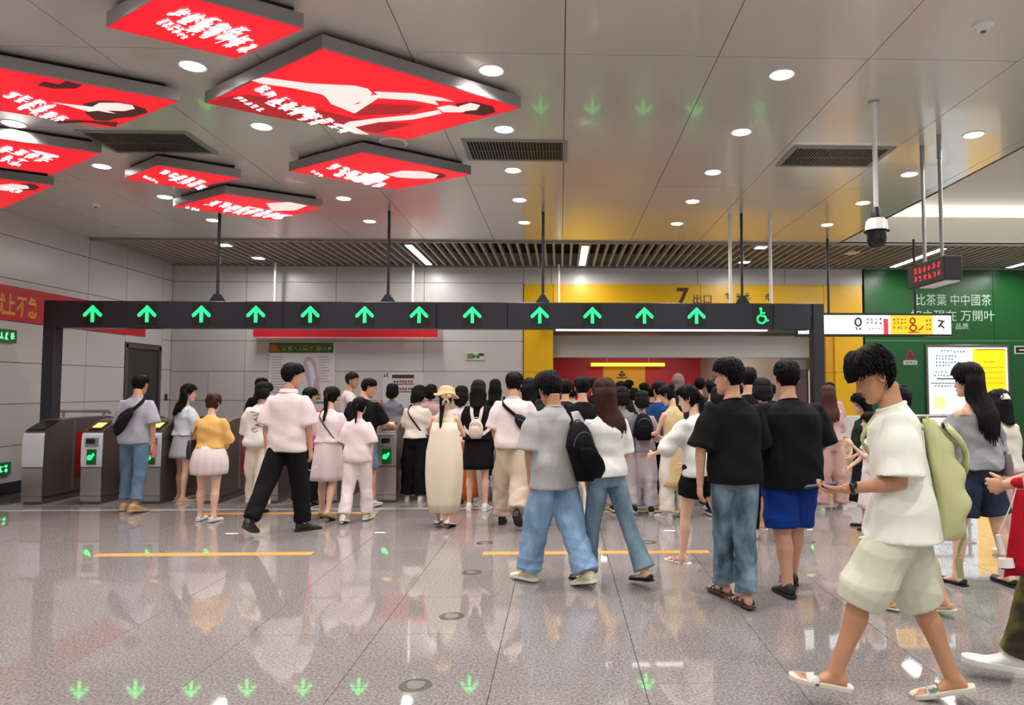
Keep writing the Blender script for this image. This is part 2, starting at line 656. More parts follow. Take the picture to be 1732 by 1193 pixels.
MB().bbox(-1.05, 1.05, -.03, .03, -.05, .05, .01).obj('light_tube', mat('yellow_glow', (255, 200, 60), .4, emis=(255, 200, 60), es=1.3), yb)
MB().box(-.6, -.58, -.01, .01, .05, 2.78 - yb.location.z).obj('rod', M_grey, yb)
MB().box(.58, .6, -.01, .01, .05, 2.78 - yb.location.z).obj('rod', M_grey, yb)
# right side of the passage: brushed metal wall, slanting inward
mb = MB()
mb.prism([(4.05, 20.4), (4.95, YW + .78), (5.05, YW + .78), (4.15, 20.4)], 'z', 0, 2.78)
struct(mb.obj('wall_passage_right', mat('passage_metal', (186, 184, 178), .3, .3)))
struct(MB().box(4.95, 5.72, YW + .75, YW + .8, 1.98, 2.78).obj('trim_8', mat('passage_metal', (186, 184, 178), .3, .3)), 'brushed metal header beside the shutter box')
# papers on the metal wall
mb = MB().box(-.15, .15, -.012, 0, 0, .4)
pp = mb.obj('notice_sheet', M_white)
pp.location = (4.42 - .02, 18.2, 1.62)
pp.rotation_euler = (0, 0, math.atan2(20.4 - 15.88, 4.05 - 4.95) + math.pi)
tag(pp, 'white notice sheet on the metal passage wall', 'notice')
# maroon booth behind glass
bo = thing('booth', 'maroon glass-fronted booth just inside the exit portal', 'booth', (5.36, YW + 1.0, 0))
M_mar = mat('maroon_lacquer', (120, 24, 34), .25)
MB().bbox(-.32, .33, 0, .6, 0, 1.95, .02).obj('cabinet', M_mar, bo)
MB().prism([(-.34, 1.95), (.35, 1.95), (.25, 2.06), (0, 2.12), (-.24, 2.06)], 'y', -.02, .6).obj('roof', M_mar, bo)
for k in (-1, 1):
    MB().box(k * .16 - .13, k * .16 + .13, -.02, 0, .25, 1.8).obj('door_panel', mat('maroon_door', (150, 50, 58), .3), bo)
gp = thing('glass_panel', 'clear glass panel in a metal frame by the maroon booth', 'glass', (5.1, YW + .62, 0))
MB().box(-.12, .6, 0, .012, 0, 2.2).obj('pane', mat('clear_glass', (230, 240, 238), .03, trans=1.0, spec=.5), gp)
MB().box(-.15, -.12, -.02, .03, 0, 2.22).obj('frame_post', M_steel, gp)

# ================================================================== CEILING THINGS
lg = 'round recessed downlights in the metal ceiling'
dl = None
names_x = ['leftmost', 'second from left', 'middle', 'second from right', 'rightmost']
names_y = {4: 'nearest visible', 5: 'second', 6: 'third', 7: 'fourth', 8: 'farthest'}
for i, lx in enumerate(LAMP_X):
    for j, ly in enumerate(LAMP_Y):
        if j < 4:
            lb = 'round recessed white downlight overhead, %s column, %s' % (names_x[i], ('last row behind the viewer', 'second row behind the viewer', 'row just ahead of the viewer', 'row right before the first visible one')[j])
        else:
            lb = 'round recessed downlight, %s column, %s row of the metal ceiling' % (names_x[i], names_y[j])
        if dl is None:
            dl = thing('downlight', lb, 'light', (lx, ly, ZC), 0, lg)
            MB().lathe([(.085, -.002), (.105, -.006), (.105, -.0005)], 0, 0, 24).obj('trim_ring', M_white, dl)
            MB().lathe([(.084, -.008), (.084, -.003)], 0, 0, 24).obj('diffuser', M_glow, dl)
        else:
            if i in (0, 4) and j == 0:
                pass
            dup(dl, (lx, ly, ZC), lb)

vg = 'dark slatted air vents in the ceiling'
vlab = ['dark slatted ceiling air vent at left, between the red light boxes', 'dark slatted ceiling air vent in the middle, right of the big red light box', 'dark slatted ceiling air vent at right, behind the hanging dome camera']
vent = None
for k, (x0, y0) in enumerate(((-4.84, 7.22), (-.99, 7.35), (2.55, 7.45))):
    if vent is None:
        vent = thing('ceiling_vent', vlab[0], 'air vent', (x0, y0, ZC), 0, vg)
        mb = MB().box(-.05, 1.06, -.05, 0, -.014, 0).box(-.05, 1.06, .58, .63, -.014, 0).box(-.05, 0, 0, .58, -.014, 0).box(1.01, 1.06, 0, .58, -.014, 0)
        mb.obj('frame', M_grey, vent)
        MB().box(0, 1.01, 0, .58, -.004, -.001).obj('backing', M_dark, vent)  # near-black sheet painting in the shade of a recess
        s0 = MB().box(-.006, .006, .0, .58, -.012, -.004).obj('fin', M_dsteel, vent)
        s0.location = (.03, 0, 0)
        for q in range(1, 30):
            s1 = s0.copy()
            COL.objects.link(s1)
            s1.parent = vent
            s1.location = (.03 + q * .0333, 0, 0)
        MB().box(0, 1.01, .285, .297, -.0135, -.012).obj('cross_bar', M_dsteel, vent)
    else:
        dup(vent, (x0, y0, ZC), vlab[k])

# linear lights and spots in the slatted ceiling
for x, lb in ((-2.75, 'long white strip light in the slatted ceiling, above the left lanes'), (.45, 'long white strip light in the slatted ceiling, above the yellow portal corner'), (7.08, 'long white strip light in the slatted ceiling, before the green wall'), (9.6, 'long white strip light in the slatted ceiling, outside at far right')):
    t = thing('strip_light', lb, 'light', (x, 13.8, ZC - .012), 0, 'strip lights in the slatted ceiling')
    MB().bbox(-.08, .08, -1.05, 1.05, 0, .06, .006).obj('housing', M_grey, t)
    MB().box(-.062, .062, -1.0, 1.0, -.006, 0).obj('diffuser', mat('strip_glow', (255, 255, 255), .5, emis=(255, 252, 248), es=6), t)
for (px, py) in ((380, 414), (437, 436), (1287, 418), (1259, 443), (1441, 428)):
    p = onz(px, py, ZC)
    t = thing('square_spot', {380: 'square spot lamp between the slats, the nearer left one', 437: 'square spot lamp between the slats, the farther left one', 1287: 'square spot lamp between the slats, the nearer one over the portal', 1259: 'square spot lamp between the slats, the farther one over the portal', 1441: 'white round detector plate between the slats at right'}[px], 'light', (p.x, p.y, ZC - .012), 0, 'spots in the slatted ceiling')
    MB().bbox(-.12, .12, -.12, .12, 0, .04, .006).obj('housing', M_white, t)
    if px != 1441:
        MB().box(-.09, .09, -.09, .09, -.005, 0).obj('diffuser', M_glow, t)

# small detectors
for px, py, lb in ((1663, 48, 'white round smoke detector on the ceiling, upper right'), (162, 348, 'white round smoke detector on the ceiling, upper left above the wall')):
    p = onz(px, py, ZC - .03)
    t = thing('smoke_detector', lb, 'detector', (p.x, p.y, ZC), 0, 'smoke detectors')
    MB().lathe([(.03, -.052), (.05, -.045), (.055, -.02), (.068, -.018), (.068, -.0005)], 0, 0, 18).obj('body', M_white, t, smooth=True)
    MB().lathe([(.018, -.062), (.02, -.051)], 0, 0, 10).obj('sensor', M_dsteel, t)
p = onz(665, 243, ZC - .01)
t = thing('ceiling_speaker', 'round flush ceiling speaker behind the big red light box', 'speaker', (p.x, p.y, ZC))
MB().lathe([(.13, -.006), (.15, -.004), (.15, -.0005)], 0, 0, 24).obj('rim', M_white, t)
MB().lathe([(.125, -.012), (.128, -.006)], 0, 0, 24).obj('grille', mat('grille_grey', (170, 160, 158), .6), t)

# ---- red light boxes
M_lbx = mat('lightbox_metal', (150, 146, 146), .35, .5)
M_lred = mat('lit_red_print', (200, 16, 34), .35, emis=(236, 12, 36), es=.82)
M_lwhite = mat('lit_white_print', (255, 250, 250), .35, emis=(255, 250, 250), es=1.0)
M_lpale = mat('lit_pale_print', (255, 214, 210), .35, emis=(255, 208, 204), es=.9)
M_ldark = mat('lit_dark_print', (70, 12, 20), .35, emis=(60, 14, 22), es=.8)
M_lmar = mat('lit_maroon_print', (150, 14, 30), .35, emis=(150, 14, 30), es=.9)
ZB = ZC - .15


def complete(a, b_, c_):
    """fourth corner opposite b"""
    return (a[0] + c_[0] - b_[0], a[1] + c_[1] - b_[1])


def bq(*pp):
    return [tuple(onz(x, y, ZB)[:2]) for x, y in pp]


boxes = []
Lq = bq((347, 175), (545, 82), (880, 183), (690, 237)); boxes.append(('large red ceiling light box with a bent pale leg print, the biggest one', Lq))
q = bq((180, 46), (513, 49), (400, 99)); boxes.append(('red ceiling light box covered in white brush lettering, topmost', [q[0], complete(q[0], q[2], q[1]), q[1], q[2]]))
R, Bt, Tp = bq((303, 172), (190, 218), (0, 116))
e = (R[0] - Bt[0], R[1] - Bt[1]); l = (Tp[0] - R[0], Tp[1] - R[1]); kk = 1.35
boxes.append(('red ceiling light box with a dark haired face print, upper left edge', [(Bt[0] + l[0] * kk, Bt[1] + l[1] * kk), (R[0] + l[0] * kk, R[1] + l[1] * kk), R, Bt]))
R, Bt, Tp = bq((171, 260), (92, 295), (0, 235))
e = (R[0] - Bt[0], R[1] - Bt[1]); l = (Tp[0] - R[0], Tp[1] - R[1]); kk = 1.5
boxes.append(('red ceiling light box with white strokes, middle left edge', [(Bt[0] + l[0] * kk, Bt[1] + l[1] * kk), (R[0] + l[0] * kk, R[1] + l[1] * kk), R, Bt]))
R, Bt, Tp = bq((90, 314), (5, 353), (0, 303))
l = (Tp[0] - R[0], Tp[1] - R[1]); kk = 1.3
boxes.append(('small red ceiling light box with a face print, lowest on the left edge', [(Bt[0] + l[0] * kk, Bt[1] + l[1] * kk), (R[0] + l[0] * kk, R[1] + l[1] * kk), R, Bt]))
boxes.append(('small red ceiling light box with white lettering, above the left gates', bq((211, 303), (266, 280), (407, 302), (318, 320))))
boxes.append(('red ceiling light box with white lettering, lowest one over the gates', bq((293, 350), (380, 328), (546, 352), (460, 373))))
boxes.append(('red ceiling light box with a reclining face print, right of centre', bq((489, 290), (612, 258), (796, 296), (673, 321))))


def PZ(x, y, c_, dz=.004):
    p = onz(x, y, ZB - dz)
    return (p.x - c_[0], p.y - c_[1], -dz)


for bi, (lb, qd) in enumerate(boxes):
    cx = sum(p[0] for p in qd) / 4
    cy = sum(p[1] for p in qd) / 4
    t = thing('ceiling_light_box', lb, 'light box', (cx, cy, ZB), 0, 'red illuminated advertising boxes under the ceiling')
    loc = [(p[0] - cx, p[1] - cy) for p in qd]

    def sc(k, z):
        return [(p[0] * k, p[1] * k, z) for p in loc]
    MB().loft([sc(1.0, .004), sc(1.004, .012), sc(1.004, .105), sc(.995, .11)]).obj('case', M_lbx, t)
    MB().loft([sc(.9, .11), sc(.9, .1495)]).obj('shadow_gap_mount', M_dark, t)  # dark mounting filler, coloured as the shadow between box and ceiling
    MB().loft([sc(.99, -.001), sc(.99, .004)]).obj('lit_panel', M_lred, t)
    art = MB()
    rg = random.Random(40 + bi)
    C0 = (cx, cy)

    def A(pts, m, dz=.004):
        art.add([PZ(x, y, C0, dz) for x, y in pts], [tuple(range(len(pts)))], m)

    def W(px, py, ux, uy, n, w=.16, dense=8, jit=.05, m=M_lwhite, dz=.006):
        o_ = Vector(PZ(px, py, C0, dz))
        a_ = Vector(PZ(px + ux[0], py + ux[1], C0, dz)) - o_
        b2 = Vector(PZ(px + uy[0], py + uy[1], C0, dz)) - o_
        scribble(art, o_ - b2 * .15, a_ * 1.12, b2 * 1.4, n, rg, w * .72, dense + 3, m, 1.0, jit)
    if bi == 0:
        A([(352, 175), (378, 164), (420, 160), (470, 168), (540, 186), (600, 200), (640, 205), (700, 210), (640, 225), (560, 214), (450, 196)], M_lmar, .003)
        A([(425, 136), (445, 131), (520, 141), (600, 145), (622, 150), (630, 158), (618, 168), (600, 176), (585, 178), (566, 176), (545, 160), (500, 150), (440, 141)], M_lpale)
        A([(548, 160), (580, 178), (606, 176), (622, 162), (640, 160), (700, 160), (735, 170), (742, 178), (700, 170), (640, 166), (600, 192), (560, 176)], M_lpale, .0045)
        A([(632, 155), (700, 158), (745, 165), (768, 172), (735, 170), (690, 164), (640, 161)], M_lpale, .005)
        A([(575, 214), (590, 206), (640, 200), (700, 194), (742, 186), (748, 192), (700, 202), (640, 207), (600, 215), (625, 228), (600, 226)], M_lpale)
        A([(582, 178), (650, 176), (720, 180), (690, 192), (600, 196)], M_lmar)
        A([(738, 182), (760, 178), (790, 184), (785, 190), (750, 190)], M_lpale, .005)
        A([(770, 176), (800, 172), (834, 180), (838, 190), (818, 196), (780, 192)], M_ldark, .0045)
        A([(776, 180), (796, 174), (812, 178), (806, 186), (786, 188)], M_lpale, .0055)
        W(424, 150, (16, 8), (18, -6), 6, .14)
        W(446, 172, (17, 8), (18, -6), 5, .14)
        W(500, 186, (16, 8), (18, -6), 5, .14)
        W(396, 165, (8, 4.4), (9, -3), 5, .2, 5)
    elif bi == 1:
        for r_ in range(3):
            W(283 - r_ * 8 + r_ * 20, 22 + r_ * 14, (21, 7.5), (26, -10), 5, .17)
        W(262, 38, (8, 4.6), (9, -3), 6, .2, 5)
        W(272, 34, (8, 4.6), (8, -3), 4, .2, 5)
    elif bi == 2:
        A([(140, 176), (170, 170), (200, 172), (228, 178), (246, 184), (250, 190), (226, 198), (200, 200), (180, 205), (160, 203), (145, 192)], M_ldark, .003)
        A([(168, 174), (200, 174), (224, 178), (228, 184), (210, 188), (180, 187), (196, 192), (180, 190), (150, 184)], M_lpale)
        A([(85, 173), (150, 180), (175, 186), (150, 189), (110, 178)], M_lpale)
        A([(62, 144), (75, 138), (100, 143), (112, 137), (140, 144), (128, 150), (90, 150)], M_ldark, .003)
        A([(90, 205), (130, 203), (200, 207), (196, 215), (150, 207), (100, 209)], M_ldark, .003)
        W(2, 162, (18, 6), (18, -7), 4, .18)
        W(24, 182, (18, 6), (18, -7), 4, .18)
    elif bi == 3:
        W(-8, 254, (20, 5), (14, -7), 4, .18)
        W(-2, 270, (16, 5), (14, -7), 2, .18)
        A([(50, 253), (66, 256), (100, 264), (98, 267), (82, 265), (60, 258)], M_lwhite)
    elif bi == 4:
        A([(36, 311), (56, 311), (68, 317), (60, 322), (34, 322)], M_ldark, .003)
        A([(0, 313), (20, 311), (46, 314), (50, 319), (20, 322), (0, 322)], M_lpale)
        W(2, 321, (10, 1.8), (5, -4), 3, .2)
    elif bi == 5:
        W(268, 292, (13, 4), (10, -5), 5, .2)
        W(284, 304, (13, 4), (9, -5), 4, .2)
        W(240, 299, (6, 2.6), (4, -2), 4, .25, 5)
    elif bi == 6:
        W(345, 346, (16, 3), (14, -6), 8, .2)
        W(370, 358, (16, 2), (14, -6), 6, .2)
        A([(450, 344), (490, 342), (520, 348), (500, 356), (460, 357)], M_lpale, .003)
        W(312, 351, (7, 2), (5, -2), 3, .25, 5)
    else:
        A([(590, 302), (640, 292), (660, 300), (640, 309), (600, 308)], M_lwhite)
        A([(652, 295), (680, 289), (715, 290), (742, 296), (735, 302), (700, 302), (672, 300)], M_lpale, .0045)
        A([(722, 290), (748, 294), (756, 298), (745, 302), (730, 302), (742, 297)], M_ldark)
        W(550, 283, (15, 5), (13, -6), 5, .2)
        W(562, 296, (15, 4), (13, -6), 5, .2)
        W(524, 290, (6, 3), (5, -2), 3, .25, 5)
    tag(art.obj('printed_artwork', None, t, fixn=False), kind='stuff')

# ---- dome camera
p = onz(1478, 172, ZC)
dcx = ony(1480, 390, p.y)
t = thing('dome_camera', 'white dome surveillance camera with black bubble on a white ceiling pole', 'camera', (p.x, p.y, ZC))
zc = dcx.z - ZC
MB().lathe([(.04, -.01), (.05, -.004), (.05, 0)], 0, 0, 16).obj('ceiling_plate', M_grey, t)
MB().lathe([(.021, zc + .17), (.021, -.3), (.024, -.3), (.024, -.008)], 0, 0, 14).obj('pole', M_white, t, smooth=True)
MB().lathe([(.03, zc + .1), (.045, zc + .12), (.036, zc + .19), (.026, zc + .21)], 0, 0, 16).obj('neck', M_black, t, smooth=True)
MB().lathe([(.105, zc - .01), (.1, zc + .0), (.092, zc + .08), (.07, zc + .105), (.03, zc + .11)], 0, 0, 24).obj('housing', M_white, t, smooth=True)
MB().lathe([(.01, zc - .165), (.05, zc - .155), (.078, zc - .12), (.088, zc - .07), (.088, zc - .01), (.112, zc - .012), (.112, zc - .004)], 0, 0, 24).obj('bubble', mat('camera_bubble', (20, 20, 24), .12), t, smooth=True)

# ---- LED clock display hanging at the right
p0 = onz(1588, 228, ZC)
t = thing('led_display', 'black hanging display with red glowing digits on two grey pipes', 'display', (p0.x, p0.y, ZC))
bz0, bz1 = 2.62 - ZC, 2.86 - ZC
MB().bbox(-.10, .08, -.22, .52, bz0, bz1, .006).obj('case', M_black, t)
MB().box(-.085, .065, -.2, .3, bz0 - .012, bz0).obj('bottom_panel', M_white, t)
mb = MB()
M_led = mat('red_led', (255, 40, 40), .5, emis=(255, 40, 50), es=2.2)
rg = random.Random(5)
for r_ in range(2):
    scribble(mb, (-.1015, .38, bz0 + .055 + r_ * .085), (0, -.075, 0), (0, 0, .065), 6, rg, .075, 7, M_led, 1.25)
tag(mb.obj('digits', None, t, fixn=False), kind='stuff')
for yy in (0, .34):
    pp_ = MB().lathe([(.019, bz1), (.019, -.25), (.024, -.25), (.024, -.002)], 0, 0, 12).obj('pipe', M_grey, t, smooth=True)
    pp_.location.y = yy

# ================================================================== THE SIGN BEAM OVER THE GATES
YB = 10.25
pa, pb = ony(72, 510, YB), ony(1372, 557, YB)
bx0, bx1, bz1, bz0 = pa.x, ony(1395, 540, YB).x, ony(700, 511, YB).z, ony(700, 556, YB).z
M_beam = mat('anthracite_beam', (50, 51, 58), .3, .35)
M_grn = mat('green_led', (40, 255, 120), .4, emis=(20, 255, 105), es=2.2)
t = thing('gate_sign_beam', 'long dark overhead beam with green up arrows above the ticket gates', 'sign', (0, YB, 0))
seg = [bx0 + .1] + [ony(px, 530, YB).x for px in (478, 738, 858, 1308, 1372)]
for a, b_ in zip(seg[:-1], seg[1:]):
    MB().bbox(a + .003, b_ - .003, 0, .22, bz0, bz1, .006).obj('housing', M_beam, t)
for x in (bx0, bx1 - .17):
    MB().bbox(x, x + .17, .02, .2, 0, bz1 + .01, .01).obj('post', M_beam, t)
MB().bbox(bx1 - .3, bx1 - .17, .03, .19, bz1 - .2, bz1 + .01, .01).obj('bracket', M_beam, t)
arrows = [157, 249, 341, 433, 525, 617, 709, 799, 913, 1002, 1090, 1178]
cz = ony(700, 533, YB).z
ar0 = None
for k, px in enumerate(arrows):
    x = ony(px, 532, YB).x
    if ar0 is None:
        ar0 = MB().box(-.135, .135, -.004, 0, -.15, .15).obj('arrow_display', M_black, t)
        mb = MB()
        w = .021
        mb.box(-w, w, -.012, -.004, -.115, .09)
        for s in (-1, 1):
            mb.prism([(0, .125), (s * .13, -.005), (s * .122, -.04), (s * .095, -.035), (0, .07)], 'y', -.0121, -.0041)
        a1 = mb.obj('arrow', M_grn, ar0)
        cur = ar0
    else:
        cur = ar0.copy()
        COL.objects.link(cur)
        cur.parent = t
        c2 = a1.copy()
        COL.objects.link(c2)
        c2.parent = cur
    cur.location = (x, 0, cz)
x = ony(1289, 532, YB).x
wd = MB().box(-.135, .135, -.004, 0, -.15, .15).obj('wheelchair_display', M_black, t)
wd.location = (x, 0, cz)
mb = MB()


def arc(cx, cz_, r, a0, a1, n, w, y=-.008):
    pts = [(cx + r * math.cos(a0 + (a1 - a0) * k / n), y, cz_ + r * math.sin(a0 + (a1 - a0) * k / n)) for k in range(n + 1)]
    mb.tube(pts, w, 5)


arc(-.01, -.045, .062, -.6 + math.pi / 2 + .9, math.pi * 2.35, 14, .012)
mb.ball((-.02, -.008, .105), .022, .006, .022, 8, 5)
mb.tube([(-.02, -.008, .075), (-.012, -.008, 0), (.045, -.008, -.005), (.07, -.008, -.07), (.09, -.008, -.065)], .012, 5)
mb.tube([(-.015, -.008, .045), (.04, -.008, .045)], .01, 5)
mb.obj('wheelchair_symbol', M_grn, wd)
for px in (363, 654, 918, 1258):
    x = ony(px, 450, YB).x
    r_ = MB().lathe([(.022, bz1), (.022, ZC)], 0, 0, 10).obj('hanger_rod', M_beam, t, smooth=True)
    r_.location = (x, .11, 0)
    hf_ = MB().prism([(-.11, bz1), (.11, bz1), (.03, bz1 + .12), (-.03, bz1 + .12)], 'y', -.04, .04).obj('hanger_foot', M_beam, t)
    hf_.location = (x, .11, 0)
MB().box(ony(940, 557, YB).x, ony(1300, 557, YB).x, .06, .16, bz0 - .015, bz0).obj('underside_lamp', mat('soft_lamp', (250, 250, 245), .5, emis=(255, 252, 245), es=2.5), t)

# ---- ticket gates
YG = 9.8
gx = [ony(56 + 99.6 * k, 790, YG).x for k in range(9)] + [ony(px, 790, YG).x for px in (957, 1058, 1150, 1243, 1374)]
M_gface = mat('gate_white_glass', (214, 224, 232), .12, coat=.5, spec=.7)
M_gface_shade = mat('gate_shaded_glass', (150, 140, 138), .15, .3)  # same front as the white one, greyed to give the weaker light there
M_gside = mat('gate_bronze_side', (98, 86, 82), .3, .35)
M_flap = mat('red_flap', (150, 22, 36), .2, spec=.6)
M_yel = mat('reader_yellow', (245, 225, 120), .4, emis=(250, 225, 120), es=.5)


def gate(label, x, kind):
    t = thing('ticket_gate', label, 'ticket gate', (x, YG, 0), 0, 'row of ticket gates under the arrow beam')
    w = .135
    prof = [(0, .1), (-.01, .55), (.0, .93), (.03, .985), (.34, 1.115), (.5, 1.13), (1.38, 1.13), (1.5, 1.1), (1.72, 1.0), (1.76, .95), (1.76, .1)]
    MB().prism(prof, 'x', -w, w).obj('body', M_gside, t)
    MB().box(-w + .012, w - .012, .02, 1.74, 0, .1).obj('plinth', M_dsteel, t)
    face = M_gface if kind != 2 else M_gface_shade
    MB().loft([[(x_, y_, z) for x_, y_ in ((-w, -.0), (w, .0), (w, yy), (-w, yy))] for z, yy in ((.5, -.02), (.6, -.028), (.8, -.026), (.93, -.012), (.955, .01))]).obj('upper_panel', face, t)
    MB().box(-w, w, -.016, .0, .115, .485).obj('lower_panel', M_steel, t)
    MB().box(-w, w, -.012, .0, .04, .108).obj('kick_plate', M_steel, t)
    if kind:
        rd = MB().prism([(.02, .99), (.05, 1.01), (.24, 1.09), (.24, 1.075), (.03, .975)], 'x', -.085, .085).obj('card_reader', M_black, t)
        MB().prism([(.07, 1.028), (.2, 1.083), (.2, 1.075), (.07, 1.02)], 'x', -.06, .06).obj('reader_pad', M_yel, rd)
        tk = MB().box(-.08, .09, -.034, -.02, .77, .89).obj('ticket_slot', M_grey, t)
        MB().box(-.065, .05, -.038, -.034, .81, .875).obj('slot_window', M_black, tk)
        ds = MB().box(-.055, .07, -.034, -.02, .53, .735).obj('arrow_screen', mat('dark_green_screen', (6, 60, 30), .2, emis=(4, 70, 30), es=.5), t)
        MB().prism([(-.045, .60), (.0, .59), (.05, .66), (.035, .69), (.0, .65), (-.02, .665), (-.045, .64)], 'y', -.037, -.0345).obj('arrow', M_grn, ds)
    else:
        MB().prism([(.02, .99), (.05, 1.01), (.3, 1.11), (.3, 1.09), (.03, .975)], 'x', -.12, .12).obj('top_cover', M_black, t)
    for s in (-1, 1):
        MB().box(min(s * w, s * (w + .006)), max(s * w, s * (w + .006)), .62, 1.02, .3, .93).obj('flap_panel', M_flap, t)
        MB().box(min(s * w, s * (w + .008)), max(s * w, s * (w + .008)), .56, .6, .12, 1.1).obj('seam_strip', M_steel, t)
    return t


glab = ['first ticket gate from the left wall, with a plain white front and no screen', 'second ticket gate from the left, white front with green arrow screen', 'third ticket gate from the left, behind the man in blue jeans with a sling bag',
        'fourth ticket gate, behind the woman in yellow top and white skirt', 'fifth ticket gate, behind the man in white polo shirt', 'sixth ticket gate, beside the woman in the pale pink dress',
        'ticket gate with front greyed for shade and green screen beside the girl in white', 'ticket gate hidden behind the woman in the straw hat', 'ticket gate beside the man with beige cargo trousers', 'ticket gate behind the man in grey t-shirt',
        'ticket gate behind the woman with long brown hair', 'ticket gate behind the woman in the beige dress', 'ticket gate behind the two men in black t-shirts', 'rightmost wide-lane ticket gate by the beam post']
for k, x in enumerate(gx):
    gate(glab[k], x, 0 if k == 0 else (1 if k < 6 else 2))
# steel rail behind the first gate
t = thing('steel_rail', 'short steel handrail behind the first ticket gate by the left wall', 'rail', (-7.55, 11.55, 0))
MB().tube([(-.42, 0, 1.15), (-.4, 0, 1.19), (.36, 0, 1.19), (.4, 0, 1.16)], .025, 10).obj('top_bar', M_steel, t, smooth=True)
for x in (-.33, .3):
    MB().lathe([(.05, 0), (.05, .012), (.02, .014), (.02, 1.18)], x, 0, 12).obj('post', M_steel, t, smooth=True)

# ================================================================== WALL THINGS
# banner on the left wall
t = thing('red_banner', 'long red banner with gold Chinese characters on the left wall', 'banner', (XL + .012, 10, 2.56))
MB().box(-.01, 0, -4.5, 4.15, 0, .51).obj('cloth', M_red, t)
for ch, x0 in (('就', -5), ('上', 14), ('不', 34), ('急', 53)):
    y_ = onx(x0 - 5, 510, XL + .02).y
    ct = text_mesh('character', ch, .34, M_gold, t, (.0005, y_ - 10, .10), (0, 1, 0), (0, 0, 1), .008, .002)
    for v in ct.data.vertices:
        v.co.y = y_ - 10 + (v.co.y - y_ + 10) * .62
# hanging red banner behind the beam
a, b_ = ony(428, 570, 14.75), ony(740, 570, 14.75)
t = thing('red_banner', 'plain red banner strip hanging before the far wall behind the beam', 'banner', ((a.x + b_.x) / 2, 14.75, 0))
hw = (b_.x - a.x) / 2
MB().box(-hw, hw, 0, .012, a.z, a.z + .55).obj('cloth', M_red, t)
MB().box(-hw, hw, -.004, .016, a.z - .02, a.z).obj('hem_bar', mat('pink_hem', (225, 150, 150), .5), t)
for px in (465, 698):
    x = ony(px, 480, 14.75).x - t.location.x
    MB().lathe([(.026, a.z + .5), (.026, ZC)], x, 0.006, 10).obj('hanger_rod', mat('bright_white_rod', (245, 245, 245), .3), t, smooth=True)
p = ony(945, 480, 14.75)
t = thing('hanging_sign', 'small sign on a white rod hanging behind the arrow beam at the portal edge', 'sign', (p.x, 14.75, 0))
MB().lathe([(.026, 3.1), (.026, ZC)], 0, 0, 10).obj('rod', mat('bright_white_rod', (245, 245, 245), .3), t, smooth=True)
MB().bbox(-.2, .2, -.03, .03, 2.9, 3.12, .01).obj('sign_board', M_grey, t)
a, b_ = ony(1235, 440, 10.65), ony(1303, 440, 10.65)
t = thing('hanging_sign', 'sign hung on two white pipes right behind the arrow beam', 'sign', ((a.x + b_.x) / 2, 10.65, 0))
for s in (-1, 1):
    MB().lathe([(.026, 2.7), (.026, ZC - .25), (.032, ZC - .25), (.032, ZC)], s * (b_.x - a.x) / 2, 0, 10).obj('pipe', M_white, t, smooth=True)
MB().bbox(-.4, .4, -.04, .04, 2.5, 2.72, .01).obj('sign_board', M_dsteel, t)

# direction light box sign
YS = 12.0
a, b_ = ony(1350, 565, YS), ony(1608, 534, YS)
t = thing('direction_sign', 'long white and yellow lit direction sign hanging before the green wall', 'sign', (0, YS, 0))
MB().bbox(a.x - .03, b_.x + .03, .0, .12, a.z - .04, b_.z + .04, .008).obj('case', M_black, t)
M_sw = mat('lit_sign_white', (240, 246, 248), .4, emis=(240, 248, 250), es=.85)
M_sy = mat('lit_sign_yellow', (250, 190, 30), .4, emis=(250, 186, 20), es=.75)
MB().box(a.x, b_.x, -.008, 0, a.z, b_.z).obj('lit_panel', M_sw, t)
xa, xb = ony(1506, 550, YS).x, ony(1577, 550, YS).x
MB().box(xa, xb, -.011, -.008, a.z, b_.z).obj('yellow_field', M_sy, t)
MB().box(ony(1494, 550, YS).x, ony(1502, 550, YS).x, -.011, -.008, a.z, b_.z - .06).obj('red_field', mat('lit_sign_red', (200, 50, 70), .4, emis=(200, 40, 60), es=.7), t)
M_sk = mat('sign_ink', (50, 48, 60), .5)
M_so = mat('sign_orange_ink', (190, 60, 10), .5)
mb = MB()


def S(px, py, yy=YS):
    p = ony(px, py, yy)
    return (p.x, -.013, p.z)


def ringpx(mb_, cx, cy, rx, ry, w, m, a0=0, a1=6.3, yy=YS, n=14):
    pts = [S(cx + rx * math.cos(a0 + (a1 - a0) * k / n), cy + ry * math.sin(a0 + (a1 - a0) * k / n), yy) for k in range(n + 1)]
    rr = tube_rings([Vector(q) for q in pts], [w] * len(pts), 4)
    mb_.loft(rr, m)


ringpx(mb, 1451, 545, 5, 6.5, .017, M_sk)
rg = random.Random(11)
scribble(mb, S(1445, 559), (.07, 0, 0), (0, 0, .055), 2, rg, .2, 5, M_sk)
for r_, y_ in enumerate((543, 549)):
    scribble(mb, S(1464, y_), (.068, 0, 0), (0, 0, .055), 4, rg, .17, 6, mat('sign_grey_ink', (110, 118, 130), .5))
scribble(mb, S(1468, 558), (.05, 0, 0), (0, 0, .035), 5, rg, .16, 5, mat('sign_grey_ink', (110, 118, 130), .5))
for r_, y_ in enumerate((543, 549, 557)):
    scribble(mb, S(1510, y_), (.058, 0, 0), (0, 0, .05), 4, rg, .17, 6, mat('sign_ochre_ink', (190, 120, 10), .5))
ringpx(mb, 1543, 543, 4, 4.5, .014, M_so)
ringpx(mb, 1544, 555, 5.5, 5, .014, M_so)
ringpx(mb, 1553, 549, 8, 9, .012, M_so, .3, 1.6)
mb.add([S(1535, 561.5), S(1555, 561.5), S(1555, 563), S(1535, 563)], [(0, 1, 2, 3)], M_sk)
